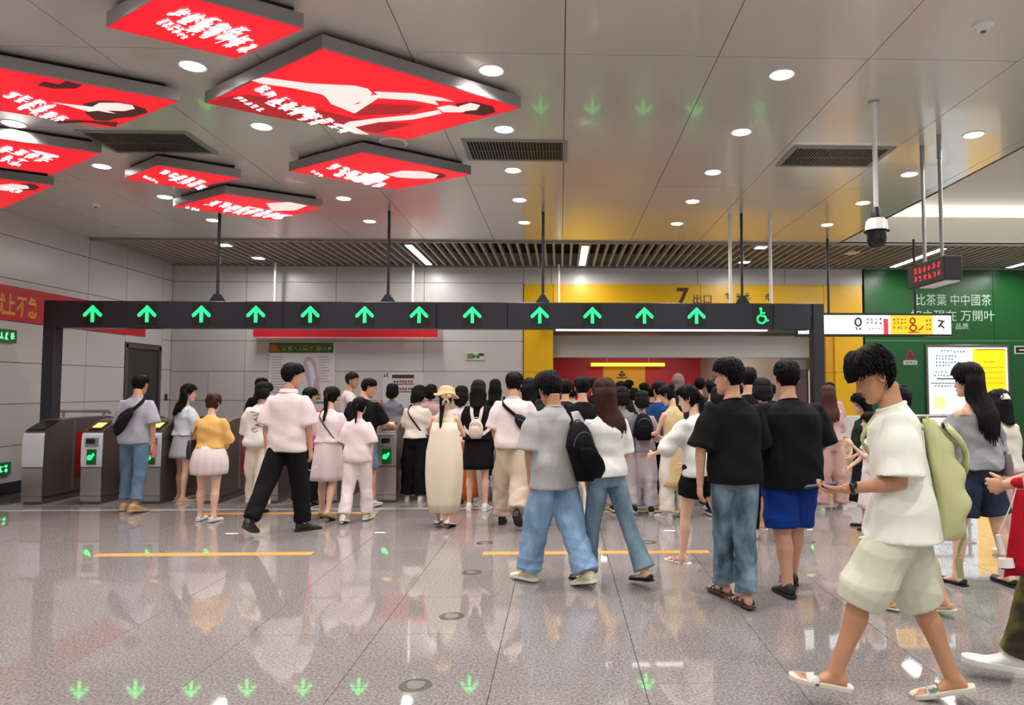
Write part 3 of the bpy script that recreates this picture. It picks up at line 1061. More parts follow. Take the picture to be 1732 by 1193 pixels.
for y_ in (545, 552, 559):
    scribble(mb, S(1565, y_), (.05, 0, 0), (0, 0, .05), 2, rg, .16, 6, M_so)
mb.add([S(1583, 544), S(1588, 541), S(1597, 543), S(1597, 546), S(1589, 544)], [(0, 1, 2, 3, 4)], M_sk)
mb.add([S(1592, 544), S(1595, 546), S(1589, 554), S(1585, 554)], [(0, 1, 2, 3)], M_sk)
mb.add([S(1592, 550), S(1597, 554), S(1596, 557), S(1590, 552)], [(0, 1, 2, 3)], M_sk)
tag(mb.obj('sign_print', None, t, fixn=False), kind='stuff')
for px in (1403, 1550):
    x = ony(px, 480, YS).x
    MB().lathe([(.022, b_.z), (.022, ZC)], x, .06, 10).obj('hanger_rod', M_beam, t, smooth=True)

# lit poster on the green wall
YP = YW - .1
a, b_ = ony(1573, 731, YP), ony(1703, 588, YP)
t = thing('lit_poster', 'tall lit notice board, white on the left and yellow on the right, on green wall', 'poster', (0, YP, 0))
MB().bbox(a.x - .05, b_.x + .05, 0, .045, a.z - .05, b_.z + .06, .01).obj('frame', M_dsteel, t)
MB().box(a.x, b_.x, -.006, 0, a.z, b_.z).obj('lit_panel', mat('poster_white', (226, 238, 246), .4, emis=(222, 238, 248), es=.68), t)
xm = ony(1646, 640, YP).x
MB().box(xm, b_.x - .04, -.009, -.006, ony(0, 690, YP).z, b_.z - .03).obj('yellow_sheet', mat('poster_yellow', (255, 200, 10), .4, emis=(255, 196, 0), es=.8), t)
c1, c2 = ony(1581, 692, YP), ony(1598, 671, YP)
MB().box(c1.x, c2.x, -.009, -.006, c1.z, c2.z).obj('yellow_square', mat('poster_pale_yellow', (250, 226, 140), .4, emis=(250, 226, 140), es=.7), t)
mb = MB()
rg = random.Random(21)
M_pk = mat('poster_ink', (70, 86, 104), .5)
M_po = mat('poster_brown_ink', (190, 130, 0), .5)


def SP(px, py, yy=YP, d=-.011):
    p = ony(px, py, yy)
    return (p.x, d, p.z)


def barpx(mb_, x0, x1, y, h, m, yy=YP, d=-.011):
    mb_.add([SP(x0, y - h, yy, d), SP(x1, y - h, yy, d), SP(x1, y + h, yy, d), SP(x0, y + h, yy, d)], [(0, 1, 2, 3)], m)


for x0, y_, n_ in ((1590, 595, 4), (1612, 597, 4), (1582, 604, 9), (1582, 609, 8), (1582, 615, 10), (1582, 620, 7), (1581, 631, 4), (1579, 637, 12), (1580, 655, 8)):
    scribble(mb, SP(x0, y_), (.062, 0, 0), (0, 0, .045), n_ if n_ < 6 else int(n_ * .8), rg, .18, 6, M_pk)
barpx(mb, 1584, 1640, 641, 1.1, M_pk)
barpx(mb, 1574, 1645, 648.5, .7, M_pk)
scribble(mb, SP(1664, 614), (.055, 0, 0), (0, 0, .04), 4, rg, .16, 6, M_po)
for y_ in (622, 630, 640, 648):
    barpx(mb, 1660, 1698, y_, .4, M_po)
barpx(mb, 1650, 1700, 591.5, .8, M_po)
tag(mb.obj('poster_print', None, t, fixn=False), kind='stuff')

# warning sign, small black sign
p = ony(1541, 600, YP)
t = thing('warning_sign', 'red triangular warning sign with a small grey label below on green wall', 'sign', (p.x, YP + .05, p.z))
MB().prism([(-.13, -.1), (.13, -.1), (0, .13)], 'y', -.008, 0).obj('triangle', mat('warning_red', (150, 40, 40), .4), t)
MB().prism([(-.085, -.075), (.085, -.075), (0, .075)], 'y', -.011, -.008).obj('triangle_field', mat('warning_dark', (80, 26, 26), .4), t)
lbp = MB().box(-.15, .15, -.008, 0, -.22, -.12).obj('label_plate', mat('label_grey', (176, 180, 178), .4), t)
mb = MB()
scribble(mb, (-.12, -.0095, -.2), (.055, 0, 0), (0, 0, .055), 4, rg, .16, 6, M_sk)
tag(mb.obj('label_print', None, lbp, fixn=False), kind='stuff')
p = ony(1724, 592, YP)
t = thing('wall_sign', 'small black sign with white border at the right edge of the green wall', 'sign', (p.x + .12, YP + .05, p.z))
MB().box(-.2, .2, -.01, 0, -.085, .085).obj('border', M_white, t)
MB().box(-.175, .175, -.013, -.01, -.065, .065).obj('field', M_black, t)
MB().box(-.1, .1, -.015, -.013, -.012, .012).obj('dash', M_white, t)

# information poster on the far wall
YQ = YW - .03
a, b_ = ony(453, 700, YQ), ony(567, 578, YQ)
t = thing('information_poster', 'large white information poster with green header and map on the far wall', 'poster', (0, YQ, 0))
MB().bbox(a.x, b_.x, 0, .03, a.z, b_.z, .006).obj('board', mat('poster_paper', (222, 216, 218), .4), t)
h0 = ony(455, 597, YQ)
MB().box(h0.x, ony(564, 580, YQ).x, -.004, 0, h0.z, ony(564, 580, YQ).z).obj('header', mat('poster_green', (50, 110, 50), .4), t)
mb = MB()
M_gy = mat('poster_gold_ink', (220, 200, 90), .5)
M_gk = mat('poster_grey_ink', (172, 168, 178), .5)


def Q(*pts, m, d=-.003):
    mb.add([SP(x, y, YQ, d) for x, y in pts], [tuple(range(len(pts)))], m)


Q((457, 595), (457, 584), (463, 582), (469, 586), (474, 595), m=mat('poster_orange', (190, 120, 30), .5), d=-.006)
scribble(mb, SP(475, 594, YQ, -.007), (.13, 0, 0), (0, 0, .12), 4, rg, .13, 8, M_gy)
scribble(mb, SP(500, 593, YQ, -.007), (.13, 0, 0), (0, 0, .12), 4, rg, .13, 8, M_gy)
scribble(mb, SP(534, 592, YQ, -.007), (.075, 0, 0), (0, 0, .08), 4, rg, .13, 8, M_white)
Q((500, 612), (510, 606), (514, 612), (512, 640), (520, 668), (516, 690), (495, 690), (488, 650), (492, 625), m=mat('map_blue', (190, 220, 238), .5))
Q((514, 606), (524, 603), (534, 612), (539, 640), (541, 665), (524, 665), (518, 640), (512, 625), m=mat('map_pink', (196, 168, 170), .5), d=-.004)
Q((519, 612), (523, 609), (530, 620), (534, 638), (532, 642), (530, 655), (527, 655), (524, 630), m=mat('map_blue2', (206, 222, 240), .5), d=-.006)
for k in range(16):
    for (x0, x1) in ((459, 488), (539, 560)):
        if x0 > 500 and k > 9:
            continue
        barpx(mb, x0, x0 + (x1 - x0) * rg.uniform(.6, 1), 604 + k * 4.6, .7, M_gk, YQ, -.004)
for y_ in (668, 674):
    barpx(mb, 530, 542, y_, 2, mat('map_olive', (120, 130, 50), .5), YQ, -.005)
barpx(mb, 526, 548, 681, 1.5, mat('map_green', (60, 140, 80), .5), YQ, -.005)
tag(mb.obj('poster_print', None, t, fixn=False), kind='stuff')

# white info panel with brown table
a, b_ = ony(646, 690, YQ), ony(716, 631, YQ)
t = thing('notice_board', 'white notice board with a dark brown printed table on the far wall', 'notice board', (0, YQ + .015, 0))
MB().box(a.x, b_.x, 0, .014, a.z - .3, b_.z).obj('board', mat('notice_white', (214, 212, 210), .4), t)
c1, c2 = ony(663, 663, YQ), ony(700, 634, YQ)
MB().box(c1.x, c2.x, -.003, 0, c1.z, c2.z).obj('table_print', mat('table_pale', (214, 200, 196), .5), t)
mb = MB()
M_tb = mat('table_brown', (92, 40, 50), .5)
barpx(mb, 663, 700, 637, 3, M_tb, YQ, -.005)
for y_ in (650, 663):
    barpx(mb, 663, 700, y_, .7, M_tb, YQ, -.005)
scribble(mb, SP(665, 648, YQ, -.006), (.055, 0, 0), (0, 0, .06), 7, rg, .2, 7, M_tb)
scribble(mb, SP(665, 660.5, YQ, -.006), (.055, 0, 0), (0, 0, .06), 7, rg, .2, 7, M_tb)
scribble(mb, SP(648, 638, YQ, -.006), (.055, 0, 0), (0, 0, .08), 2, rg, .18, 6, M_tb)
tag(mb.obj('notice_print', None, t, fixn=False), kind='stuff')

p = ony(804, 603, YW)
t = thing('wall_sign', 'small white sign with green emblem high on the far wall', 'sign', (p.x, YW, p.z))
MB().bbox(-.2, .2, -.02, 0, -.085, .085, .004).obj('plate', mat('sign_pale', (200, 206, 196), .4), t)
mb = MB()
mb.box(-.17, -.04, -.024, -.02, -.05, .06, mat('sign_olive', (120, 130, 70), .5))
mb.box(.07, .18, -.024, -.02, .01, .065, M_tb)
scribble(mb, (-.08, -.026, -.04), (.09, 0, 0), (0, 0, .09), 2, rg, .2, 7, mat('sign_green', (40, 150, 80), .5))
tag(mb.obj('sign_print', None, t, fixn=False), kind='stuff')

# exit signs on the left wall
for (x1, y0, y1, lb, k) in ((28, 559, 581, 'green lit exit sign on the left wall under the red banner', 0), (18, 781, 802, 'green lit exit sign low on the left wall by the first gate', 1)):
    p = onx(x1, (y0 + y1) / 2, XL + .03)
    z0, z1 = onx(x1, y1, XL + .03).z, onx(x1, y0, XL + .03).z
    t = thing('exit_sign', lb, 'sign', (XL, p.y, (z0 + z1) / 2), 0, 'green exit signs on the left wall')
    h = (z1 - z0) / 2
    MB().bbox(0, .04, -.42, 0, -h, h, .005).obj('case', mat('exit_dark_green', (14, 80, 44), .4, emis=(8, 90, 44), es=.35), t)
    mb = MB()
    scribble(mb, (.042, -.36, -h * .6), (0, .1, 0), (0, 0, h * 1.2), 3, rg, .12, 8, mat('exit_glow', (150, 255, 190), .4, emis=(120, 255, 170), es=.9))
    tag(mb.obj('sign_print', None, t, fixn=False), kind='stuff')

# low advertising stand and barrier rail at right
p = ony(1436, 840, 13.6)
t = thing('advert_stand', 'low advertising stand with a yellow orange picture by the green wall', 'poster', (ony(1440, 800, 13.6).x, 13.6, 0))
MB().bbox(-.3, .3, 0, .08, .05, 1.02, .01).obj('frame', M_white, t)
MB().box(-.26, .26, -.006, 0, .1, .62).obj('picture', mat('advert_orange', (226, 170, 60), .4, col2=(220, 210, 190), nscale=9, contrast=(.45, .55)), t)
for s in (-1, 1):
    MB().box(s * .2 - .03, s * .2 + .03, -.12, .2, 0, .05).obj('foot', M_grey, t)
pa, pb = ony(1548, 704, 11.2), ony(1640, 704, 11.2)
t = thing('steel_rail', 'steel barrier rail in front of the lit poster at right', 'rail', ((pa.x + pb.x) / 2, 11.2, 0))
hw = (pb.x - pa.x) / 2
MB().tube([(-hw, 0, pa.z), (hw, 0, pa.z)], .028, 10).obj('top_bar', M_steel, t, smooth=True)
MB().tube([(-hw, 0, pa.z - .5), (hw, 0, pa.z - .5)], .018, 8).obj('lower_bar', M_steel, t, smooth=True)
for x in (-hw + .05, hw - .05):
    MB().lathe([(.06, 0), (.06, .012), (.025, .014), (.025, pa.z)], x, 0, 12).obj('post', M_steel, t, smooth=True)

# ================================================================== FLOOR THINGS
M_tape = mat('yellow_floor_tape', (216, 162, 78), .35)
for k, (x0, x1, y_, lb) in enumerate(((165, 527, 938, 'yellow floor line on the left, well before the gates'), (817, 1200, 935, 'yellow floor line in the middle, behind the couple'), (340, 634, 868.5, 'yellow floor line close to the left gates'), (868, 1150, 866, 'yellow floor line close to the middle gates'))):
    a, b_ = onz(x0, y_, 0), onz(x1, y_, 0)
    yy = (a.y + b_.y) / 2
    tag(MB().box(a.x, b_.x, yy - .06, yy + .06, 0.0, .0015).obj('floor_line', M_tape), lb, 'floor marking', 'yellow tape lines on the floor')
struct(MB().box(XL + .02, 3.9, 9.3, 9.36, 0, .0015).obj('trim_9', mat('floor_reflection_strip', (205, 200, 196), .2)), 'pale strip in the floor before the gates, its lightness a painted reflection')  # paler than the tiles to paint in a reflection on the floor
for px, py, lb in ((764, 1043, 'round steel floor disc, second nearest'), (798, 969, 'round steel floor disc before the yellow line'), (820, 919, 'round steel floor disc behind the middle yellow line'), (703, 1160, 'round steel floor disc nearest, bottom centre'), (1096, 918, 'round steel floor disc beside the woman in flared jeans'), (1365, 917, 'round steel floor disc right of the man in blue shorts'), (1636, 918, 'round steel floor disc between the legs of the woman in denim shorts')):
    p = onz(px, py, 0)
    t = thing('floor_disc', lb, 'floor disc', (p.x, p.y, 0), 0, 'round metal discs set in the floor')
    MB().lathe([(.085, 0), (.083, .003), (.055, .004), (.05, .0025)], 0, 0, 24).obj('rim', M_dsteel, t)
    MB().lathe([(.048, 0), (.045, .0035)], 0, 0, 20).obj('centre', mat('disc_pale', (120, 120, 112), .25), t)
# ================================================================== PEOPLE
def V(*a):
    return Vector(a)


SKINS = {'light': (226, 182, 158), 'mid': (204, 156, 128), 'tan': (186, 136, 104)}
M_hair = {}


def hairmat(col):
    k = 'hair_%d_%d_%d' % col
    return mat(k, col, .6, noise=.5, nscale=45, stretch=(6, 6, .6), bump=.25, bscale=120, spec=.16)


def clothmat(name, col, kind='cloth', col2=None):
    if kind == 'denim':
        return mat('denim_' + name, col, .85, col2=col2 or tuple(min(255, int(c * 1.25)) for c in col), nscale=5, contrast=(.35, .68), bump=.25, bscale=220, stretch=(1.6, 1.6, .8), spec=.2)
    return mat('cloth_' + name, col, .88, noise=.03, nscale=7, bump=.12, bscale=300, spec=.2)


JOBS = []   # (object, [(verts, faces, matindex)], materials, extra MB, voxel, smooth, fold, scale)


def ell(c, ru, rv, n=16, pw=2.4, M=None, rotz=0.0):
    """horizontal super-ellipse ring around c"""
    out = []
    for k in range(n):
        a = 2 * math.pi * k / n
        ca, sa = math.cos(a), math.sin(a)
        x = ru * math.copysign(abs(ca) ** (2 / pw), ca)
        y = rv * math.copysign(abs(sa) ** (2 / pw), sa)
        p = Vector((c[0] + x, c[1] + y, c[2]))
        out.append(M(p) if M else p)
    return [tuple(p) for p in out]


BODY = {
    'm': dict(torso=[(.87, .150, .100, -.005), (.95, .160, .112, -.012), (1.05, .142, .098, 0), (1.18, .152, .100, 0), (1.30, .163, .106, -.004), (1.37, .150, .090, -.008), (1.415, .108, .068, -.006), (1.45, .070, .058, -.002), (1.50, .054, .056, .004), (1.565, .054, .058, .012)],
              shx=.172, shz=1.372, hipx=.088, arm=(.048, .042, .036, .027), leg=(.086, .06, .055, .04)),
    'f': dict(torso=[(.87, .155, .104, -.006), (.95, .165, .114, -.014), (1.07, .122, .086, 0), (1.18, .132, .092, 0), (1.28, .140, .100, .002), (1.355, .126, .080, -.006), (1.40, .092, .060, -.006), (1.435, .056, .049, -.002), (1.50, .046, .048, .004), (1.565, .046, .05, .012)],
              shx=.146, shz=1.362, hipx=.086, arm=(.041, .035, .030, .022), leg=(.086, .055, .052, .034)),
}
HC = V(0, .02, 1.615)       # head centre at k=1 (total height 1.735)

HSL = [(-.118, .016, .072, -.040), (-.110, .030, .084, -.012), (-.092, .045, .089, .012), (-.070, .055, .088, .040), (-.045, .062, .087, .062), (-.015, .069, .087, .078), (.02, .074, .090, .088), (.05, .075, .090, .090), (.078, .070, .080, .080), (.10, .056, .060, .062), (.114, .036, .036, .040), (.120, .014, .014, .016)]


def hprof(z):
    """half width, front y, back y of the head at height z"""
    if z <= HSL[0][0]:
        s = HSL[0]
        return s[1], s[2], -s[3]
    for a, b_ in zip(HSL[:-1], HSL[1:]):
        if z <= b_[0]:
            t = (z - a[0]) / (b_[0] - a[0])
            return a[1] + (b_[1] - a[1]) * t, a[2] + (b_[2] - a[2]) * t, -(a[3] + (b_[3] - a[3]) * t)
    s = HSL[-1]
    return s[1], s[2], -s[3]


def hpoint(th, z, off=0.0):
    """th: 0 = face, pi = back, + towards right ear"""
    w, f, bk = hprof(z)
    cy, hy = (f + bk) / 2, (f - bk) / 2
    s, c = math.sin(th), math.cos(th)
    pw = 2 / 2.25
    return V((w + off) * math.copysign(abs(s) ** pw, s), cy + (hy + off) * math.copysign(abs(c) ** pw, c), z)


def g2(x, z, cx, cz, sx, sz):
    return math.exp(-((x - cx) / sx) ** 2 - ((z - cz) / sz) ** 2)


def head_mesh(mb, T, skin, res, fem=False):
    """face with brow, eye sockets, eyes, nose, lips, chin and ears"""
    nth, nz = (28, 22) if res < 2 else (72, 64)
    zs = [-.118 + .238 * (i / (nz - 1)) for i in range(nz)]
    rows = []
    for z in zs:
        row = []
        for k in range(nth):
            # denser columns at the face
            u = k / nth * 2 * math.pi
            th = u - .45 * math.sin(u) if res >= 2 else u - .25 * math.sin(u)
            p = hpoint(th, z)
            x = p.x
            if p.y > 0:
                d = .0
                d += .020 * g2(x, z, 0, -.034, .013, .012)
                d += .012 * g2(x, z, 0, -.018, .009, .018)
                d += .004 * g2(x, z, 0, .004, .008, .02)
                d += .005 * (g2(x, z, .013, -.036, .007, .008) + g2(x, z, -.013, -.036, .007, .008))
                d -= .011 * (g2(x, z, .031, .004, .015, .013) + g2(x, z, -.031, .004, .015, .013))
                d += .005 * (g2(x, z, .03, .026, .022, .008) + g2(x, z, -.03, .026, .022, .008))
                d += .006 * g2(x, z, 0, -.058, .018, .0052) + .006 * g2(x, z, 0, -.069, .015, .006)
                d -= .004 * g2(x, z, 0, -.0635, .02, .0025)
                d -= .005 * g2(x, z, 0, -.082, .02, .007)
                d += .006 * g2(x, z, 0, -.100, .02, .012)
                d += .003 * (g2(x, z, .045, -.02, .02, .02) + g2(x, z, -.045, -.02, .02, .02))
                p.y += d
            row.append(tuple(T(p)))
        rows.append(row)
    mb.loft(rows, skin)
    lips = mat('lips', (176, 96, 90), .5)
    if res >= 2:
        dark = mat('brow_dark', (32, 24, 22), .7)
        for s in (-1, 1):
            # upper eyelash line, eye slit, brow and lips as low relief on the face
            mb.loft([[tuple(T(V(s * (.031 + .016 * math.cos(a)), .079 + .0035 * math.sin(a * .5 + .8) - .004 * abs(math.cos(a)), .004 + .0055 * math.sin(a)))) for a in [2 * math.pi * q / 12 for q in range(12)]],
                     [tuple(T(V(s * (.031 + .011 * math.cos(a)), .083 - .003 * abs(math.cos(a)), .004 + .004 * math.sin(a)))) for a in [2 * math.pi * q / 12 for q in range(12)]]], mat('eye_white', (225, 218, 212), .3))
            mb.ball(T(V(s * .031, .0825, .0035)), .0045, .0035, .0048, 10, 6, mat('iris', (28, 18, 14), .2))
            mb.tube([T(V(s * (.015 + .008 * q), .0835 - .0011 * q * q * .6, .0095 + .001 * math.sin(q))) for q in range(5)], .0011, 5, dark)
            mb.tube([T(V(s * (.014 + .008 * q), .0955 - .0016 * q * q * .62, .0285 + .002 * math.sin(q * .9))) for q in range(5)], [.0022, .003, .003, .0025, .001], 5, dark)
        mb.tube([T(V((q - 3) * .0065, .0955 - .0006 * (q - 3) ** 2, -.0588 - .0004 * (q - 3) ** 2)) for q in range(7)], [.0008, .0024, .0032, .0028, .0032, .0024, .0008], 6, lips)
        mb.tube([T(V((q - 3) * .0058, .0945 - .0006 * (q - 3) ** 2, -.0680 + .0005 * (q - 3) ** 2)) for q in range(7)], [.0008, .003, .0042, .0045, .0042, .003, .0008], 6, lips)
    else:
        dk = mat('brow_dark', (32, 24, 22), .7)
        for s in (-1, 1):
            mb.ball(T(V(s * .031, .0805, .004)), .0125, .0045, .0055, 8, 5, mat('eye_white', (225, 218, 212), .3))
            mb.ball(T(V(s * .031, .0835, .0035)), .0052, .0035, .005, 7, 5, mat('iris', (28, 18, 14), .2))
            mb.tube([T(V(s * .014, .0925, .027)), T(V(s * .03, .0905, .031)), T(V(s * .046, .0815, .027))], [.002, .003, .0012], 5, dk)
        mb.tube([T(V(-.019, .088, -.064)), T(V(-.008, .0945, -.0625)), T(V(.008, .0945, -.0625)), T(V(.019, .088, -.064))], [.001, .0042, .0042, .001], 6, lips)
    for s in (-1, 1):
        n = 10 if res < 2 else 18
        # ear: a cupped shell with a rolled rim
        rim, mid, bowl = [], [], []
        for q in range(n):
            a = 2 * math.pi * q / n
            ry, rz = .0165 + .0025 * math.sin(a), .030
            y, z = -.004 + ry * math.cos(a) - .006 * math.sin(a), -.008 + rz * math.sin(a)
            back = -.35 * min(0, math.cos(a))
            rim.append(tuple(T(V(s * (.078 + .012 * back + .004), y, z))))
            mid.append(tuple(T(V(s * .066, -.002 + (y + .002) * .7, -.008 + (z + .008) * .72))))
            bowl.append(tuple(T(V(s * (.074), -.003 + (y + .003) * .5, -.006 + (z + .006) * .55))))
        mb.loft([mid, rim, [tuple(Vector(p) + (Vector(c) - Vector(p)) * .2 + (Vector(T(V(s * .004, 0, 0))) - Vector(T(V(0, 0, 0))))) for p, c in zip(rim, bowl)], bowl], skin)


def hand(mb, wr, d, pn, side, sc, skin, curl=.5, res=1, spread=.12, thumb=.7):
    """wr wrist, d forearm direction, pn palm normal (the way the fingers curl), side: thumb direction = side"""
    d = d.normalized()
    pn = (pn - d * pn.dot(d)).normalized()
    t = side - d * side.dot(d)
    t = (t - pn * t.dot(pn)).normalized()
    n = 8 if res < 2 else 14
    R = []
    for s, w, h in ((-.012, .026, .020), (.012, .027, .018), (.04, .038, .016), (.07, .042, .0145), (.092, .040, .012), (.1, .034, .008)):
        c = wr + d * (s * sc)
        R.append([tuple(c + t * (w * sc * math.cos(2 * math.pi * k / n)) + pn * (h * sc * math.sin(2 * math.pi * k / n))) for k in range(n)])
    mb.loft(R, skin)
    L = (.066, .076, .082, .072, .056)
    for i in range(4):
        off = (.030, .010, -.010, -.030)[i]
        ln = (.070, .079, .074, .058)[i] * sc
        p = wr + d * (.088 - .004 * abs(i - 1)) * sc + t * off * sc
        dd = (d + t * (spread * (1.2 - i) * .8)).normalized()
        pts = [p - dd * .015 * sc, p]
        ang = 0
        for seg, fr in enumerate((.45, .31, .24)):
            ang += curl * (.75, .9, .6)[seg]
            q = dd * math.cos(ang) + pn * math.sin(ang)
            p = p + q * (ln * fr)
            pts.append(p)
        r = (.0082, .0085, .0083, .0075, .0052)
        mb.tube(pts, [x * sc for x in r], 6 if res < 2 else 10, skin)
    p = wr + d * .022 * sc + t * .020 * sc
    td = (d * .75 + t * thumb + pn * .35).normalized()
    pts = [p, p + td * .034 * sc]
    td2 = (td + d * .35 + pn * .15 * curl).normalized()
    pts.append(pts[-1] + td2 * .030 * sc)
    td3 = (td2 + d * .2 + pn * .35 * curl).normalized()
    pts.append(pts[-1] + td3 * .024 * sc)
    mb.tube(pts, [x * sc for x in (.0135, .012, .0095, .006)], 6 if res < 2 else 10, skin)


class P:
    """one walking or standing figure; local frame: faces +y, x to its right, feet on z=0"""

    def __init__(s, sex='m', arms=None, legs=None, lean=2, head=(0, 0, 0), fat=0.0, skin='mid', res=1, twist=0):
        s.sex, s.B, s.fat, s.res = sex, BODY[sex], fat, res
        s.skin = mat('skin_' + skin, SKINS[skin], .5, noise=.05, nscale=14, spec=.35)
        s.lean, s.twist = lean * D2R, twist * D2R
        pit, yw, rl = head
        s.hrot = Euler((-pit * D2R, rl * D2R, -yw * D2R), 'XYZ').to_matrix()
        # legs ((fwd, out, flex, heel, footyaw) left, right)
        legs = legs or ((4, 2, 3, 0, 6), (-3, 2, 2, 0, 6))
        s.legs = []
        hx = s.B['hipx'] + fat * .02
        zmin = 9
        for sd, (fw, ou, fl, he, fy) in zip((-1, 1), legs):
            hip = V(sd * hx, 0, .90)
            a, o = fw * D2R, ou * D2R
            td = V(sd * math.sin(o), math.sin(a) * math.cos(o), -math.cos(a) * math.cos(o))
            knee = hip + td * .42
            a2 = (fw - fl) * D2R
            o2 = o * .6
            sdir = V(sd * math.sin(o2), math.sin(a2) * math.cos(o2), -math.cos(a2) * math.cos(o2))
            ank = knee + sdir * .40
            f = dict(sd=sd, hip=hip, knee=knee, ank=ank, heel=he * D2R, fy=-sd * fy * D2R * -1)
            s.legs.append(f)
            zmin = min(zmin, min(q.z for q in s.sole(f)))
        s.dz = -zmin
        for f in s.legs:
            for k in ('hip', 'knee', 'ank'):
                f[k] = f[k] + V(0, 0, s.dz)
        arms = arms or ((-4, 9, 8, 4), (4, 9, 12, 4))
        s.arms = []
        for sd, ar in zip((-1, 1), arms):
            uf, uo, ff, fo = ar[:4]
            sh = V(sd * (s.B['shx'] + fat * .03), -.005, s.B['shz'])
            sh = s.up(sh)

            def dr(fw, ou):
                fw, ou = fw * D2R, ou * D2R
                v = V(sd * math.sin(ou), math.sin(fw) * math.cos(ou), -math.cos(fw) * math.cos(ou))
                v.rotate(Euler((0, 0, -s.twist)))
                return v
            ud, fd = dr(uf, uo), dr(ff, -fo)
            el = sh + ud * .285
            wr = el + fd * .245
            s.arms.append(dict(sd=sd, sh=sh, el=el, wr=wr, fd=fd, ud=ud, curl=ar[4] if len(ar) > 4 else .45, mode=ar[5] if len(ar) > 5 else 'rest'))
        s.neck = s.up(V(0, .004, 1.50))
        top = s.H(V(0, 0, .12))
        s.top = max(top.z, s.H(V(0, -.04, .11)).z)

    def foot(s, f, p):
        """foot local (x lateral, y toe-ward, z up; ankle over y=0, sole z=-.075) -> figure"""
        q = Vector(p)
        piv = V(0, .115, -.075)
        q = q - piv
        q.rotate(Euler((-f['heel'], 0, 0)))
        q = q + piv
        an = V(0, 0, 0)
        # keep the ankle joint where the shin ends
        a0 = V(0, 0, 0) - piv
        a0.rotate(Euler((-f['heel'], 0, 0)))
        a0 = a0 + piv
        q = q - a0
        q.rotate(Euler((0, 0, -f['sd'] * abs(f['fy']) if f['fy'] else 0)))
        return f['ank'] + q

    def sole(s, f):
        return [s.foot(f, (0, y, -.078)) for y in (-.06, .115, .19)]

    def up(s, p):
        """upper body lean + twist about the hips"""
        q = Vector(p) - V(0, 0, .93)
        t = max(0.0, min(1.0, q.z / .2))
        q.rotate(Euler((-s.lean * t, 0, -s.twist * t)))
        return q + V(0, 0, .93 + s.dz)

    def H(s, p):
        """head local -> figure"""
        q = Vector(p) * 1.045 + V(0, .017, .118)
        q.rotate(s.hrot)
        tw = Euler((-s.lean * .5, 0, -s.twist)).to_matrix()
        q = tw @ q
        return s.neck + q

    def tsec(s, z, ease=0.0, fem=None):
        """torso half extents at height z"""
        T = s.B['torso']
        z = max(T[0][0], min(T[-1][0], z))
        for a, b_ in zip(T[:-1], T[1:]):
            if z <= b_[0]:
                t = (z - a[0]) / (b_[0] - a[0])
                w, d, y = [a[i] + (b_[i] - a[i]) * t for i in (1, 2, 3)]
                break
        f = s.fat * max(0, min(1, (1.45 - z) / .1))
        return w + f * .035 + ease, d + f * .045 + ease * .75, y

    def body(s, root, k, sandal=False):
        mb = MB()
        n = 14
        mb.loft([ell((0, y, z), w, d, n, 2.3, s.up) for z, w, d, y in [(z,) + s.tsec(z) for z in [t[0] for t in s.B['torso']]]])
        ra = [r * (1 + s.fat * .25) for r in s.B['arm']]
        for a in s.arms:
            sd = a['sd']
            inner = s.up(V(sd * (s.B['shx'] - .06), -.005, s.B['shz'] - .01))
            p = [inner, a['sh'] + a['ud'] * .015, a['sh'] + a['ud'] * .09, a['el'] - a['ud'] * .08, a['el'], a['el'] + a['fd'] * .06, a['el'] + a['fd'] * .14, a['wr'], a['wr'] + a['fd'] * .02]
            r = [ra[0] * .9, ra[0] * 1.0, ra[0], ra[1] * .98, ra[1] * .93, ra[1] * .98, ra[2] * .88, ra[3], ra[3] * .95]
            mb.tube(p, r, 10)
        rl = [r * (1 + s.fat * .15) for r in s.B['leg']]
        if s.sex == 'f':
            rl = [r * 1.0 for r in rl]
        for f in s.legs:
            h, kn, an = f['hip'], f['knee'], f['ank']
            t1, t2 = (kn - h).normalized(), (an - kn).normalized()
            bk = V(0, -1, 0)
            p = [h + V(0, 0, .04), h + t1 * .10, h + t1 * .26, kn - t1 * .03, kn + t2 * .05, kn + t2 * .13 + bk * .012, kn + t2 * .24 + bk * .006, an - t2 * .05, an + t2 * .01]
            r = [rl[0] * .9, rl[0], rl[0] * .84, rl[1], rl[1] * .92, rl[2] * 1.06, rl[2] * .82, rl[3], rl[3] * .98]
            mb.tube(p, r, 12)
            # foot: heel, instep, ball
            F = lambda x, y, z: s.foot(f, (x, y, z))
            n = 10
            rings = []
            for y, w, zt in ((-.058, .022, -.035), (-.045, .030, .0), (0, .033, .03), (.05, .036, -.015), (.09, .042, -.038), (.125, .044, -.05), (.15, .040, -.056)):
                rings.append([tuple(F(w * math.cos(2 * math.pi * q / n), y, (zt - .072) / 2 + (zt + .072) / 2 * math.sin(2 * math.pi * q / n))) for q in range(n)])
            mb.loft(rings)
        ex = MB()
        skin = s.skin
        for f in s.legs:
            if sandal:
                for q in range(5):
                    x = f['sd'] * (-.030 + .0155 * q)
                    ln = (.050, .046, .04, .034, .026)[q]
                    r0 = (.0125, .009, .0085, .008, .0075)[q]
                    ex.tube([s.foot(f, (x, .14, -.062)), s.foot(f, (x, .15 + ln * .5, -.060)), s.foot(f, (x * 1.02, .15 + ln, -.064))], [r0 * 1.05, r0, r0 * .7], 8, skin)
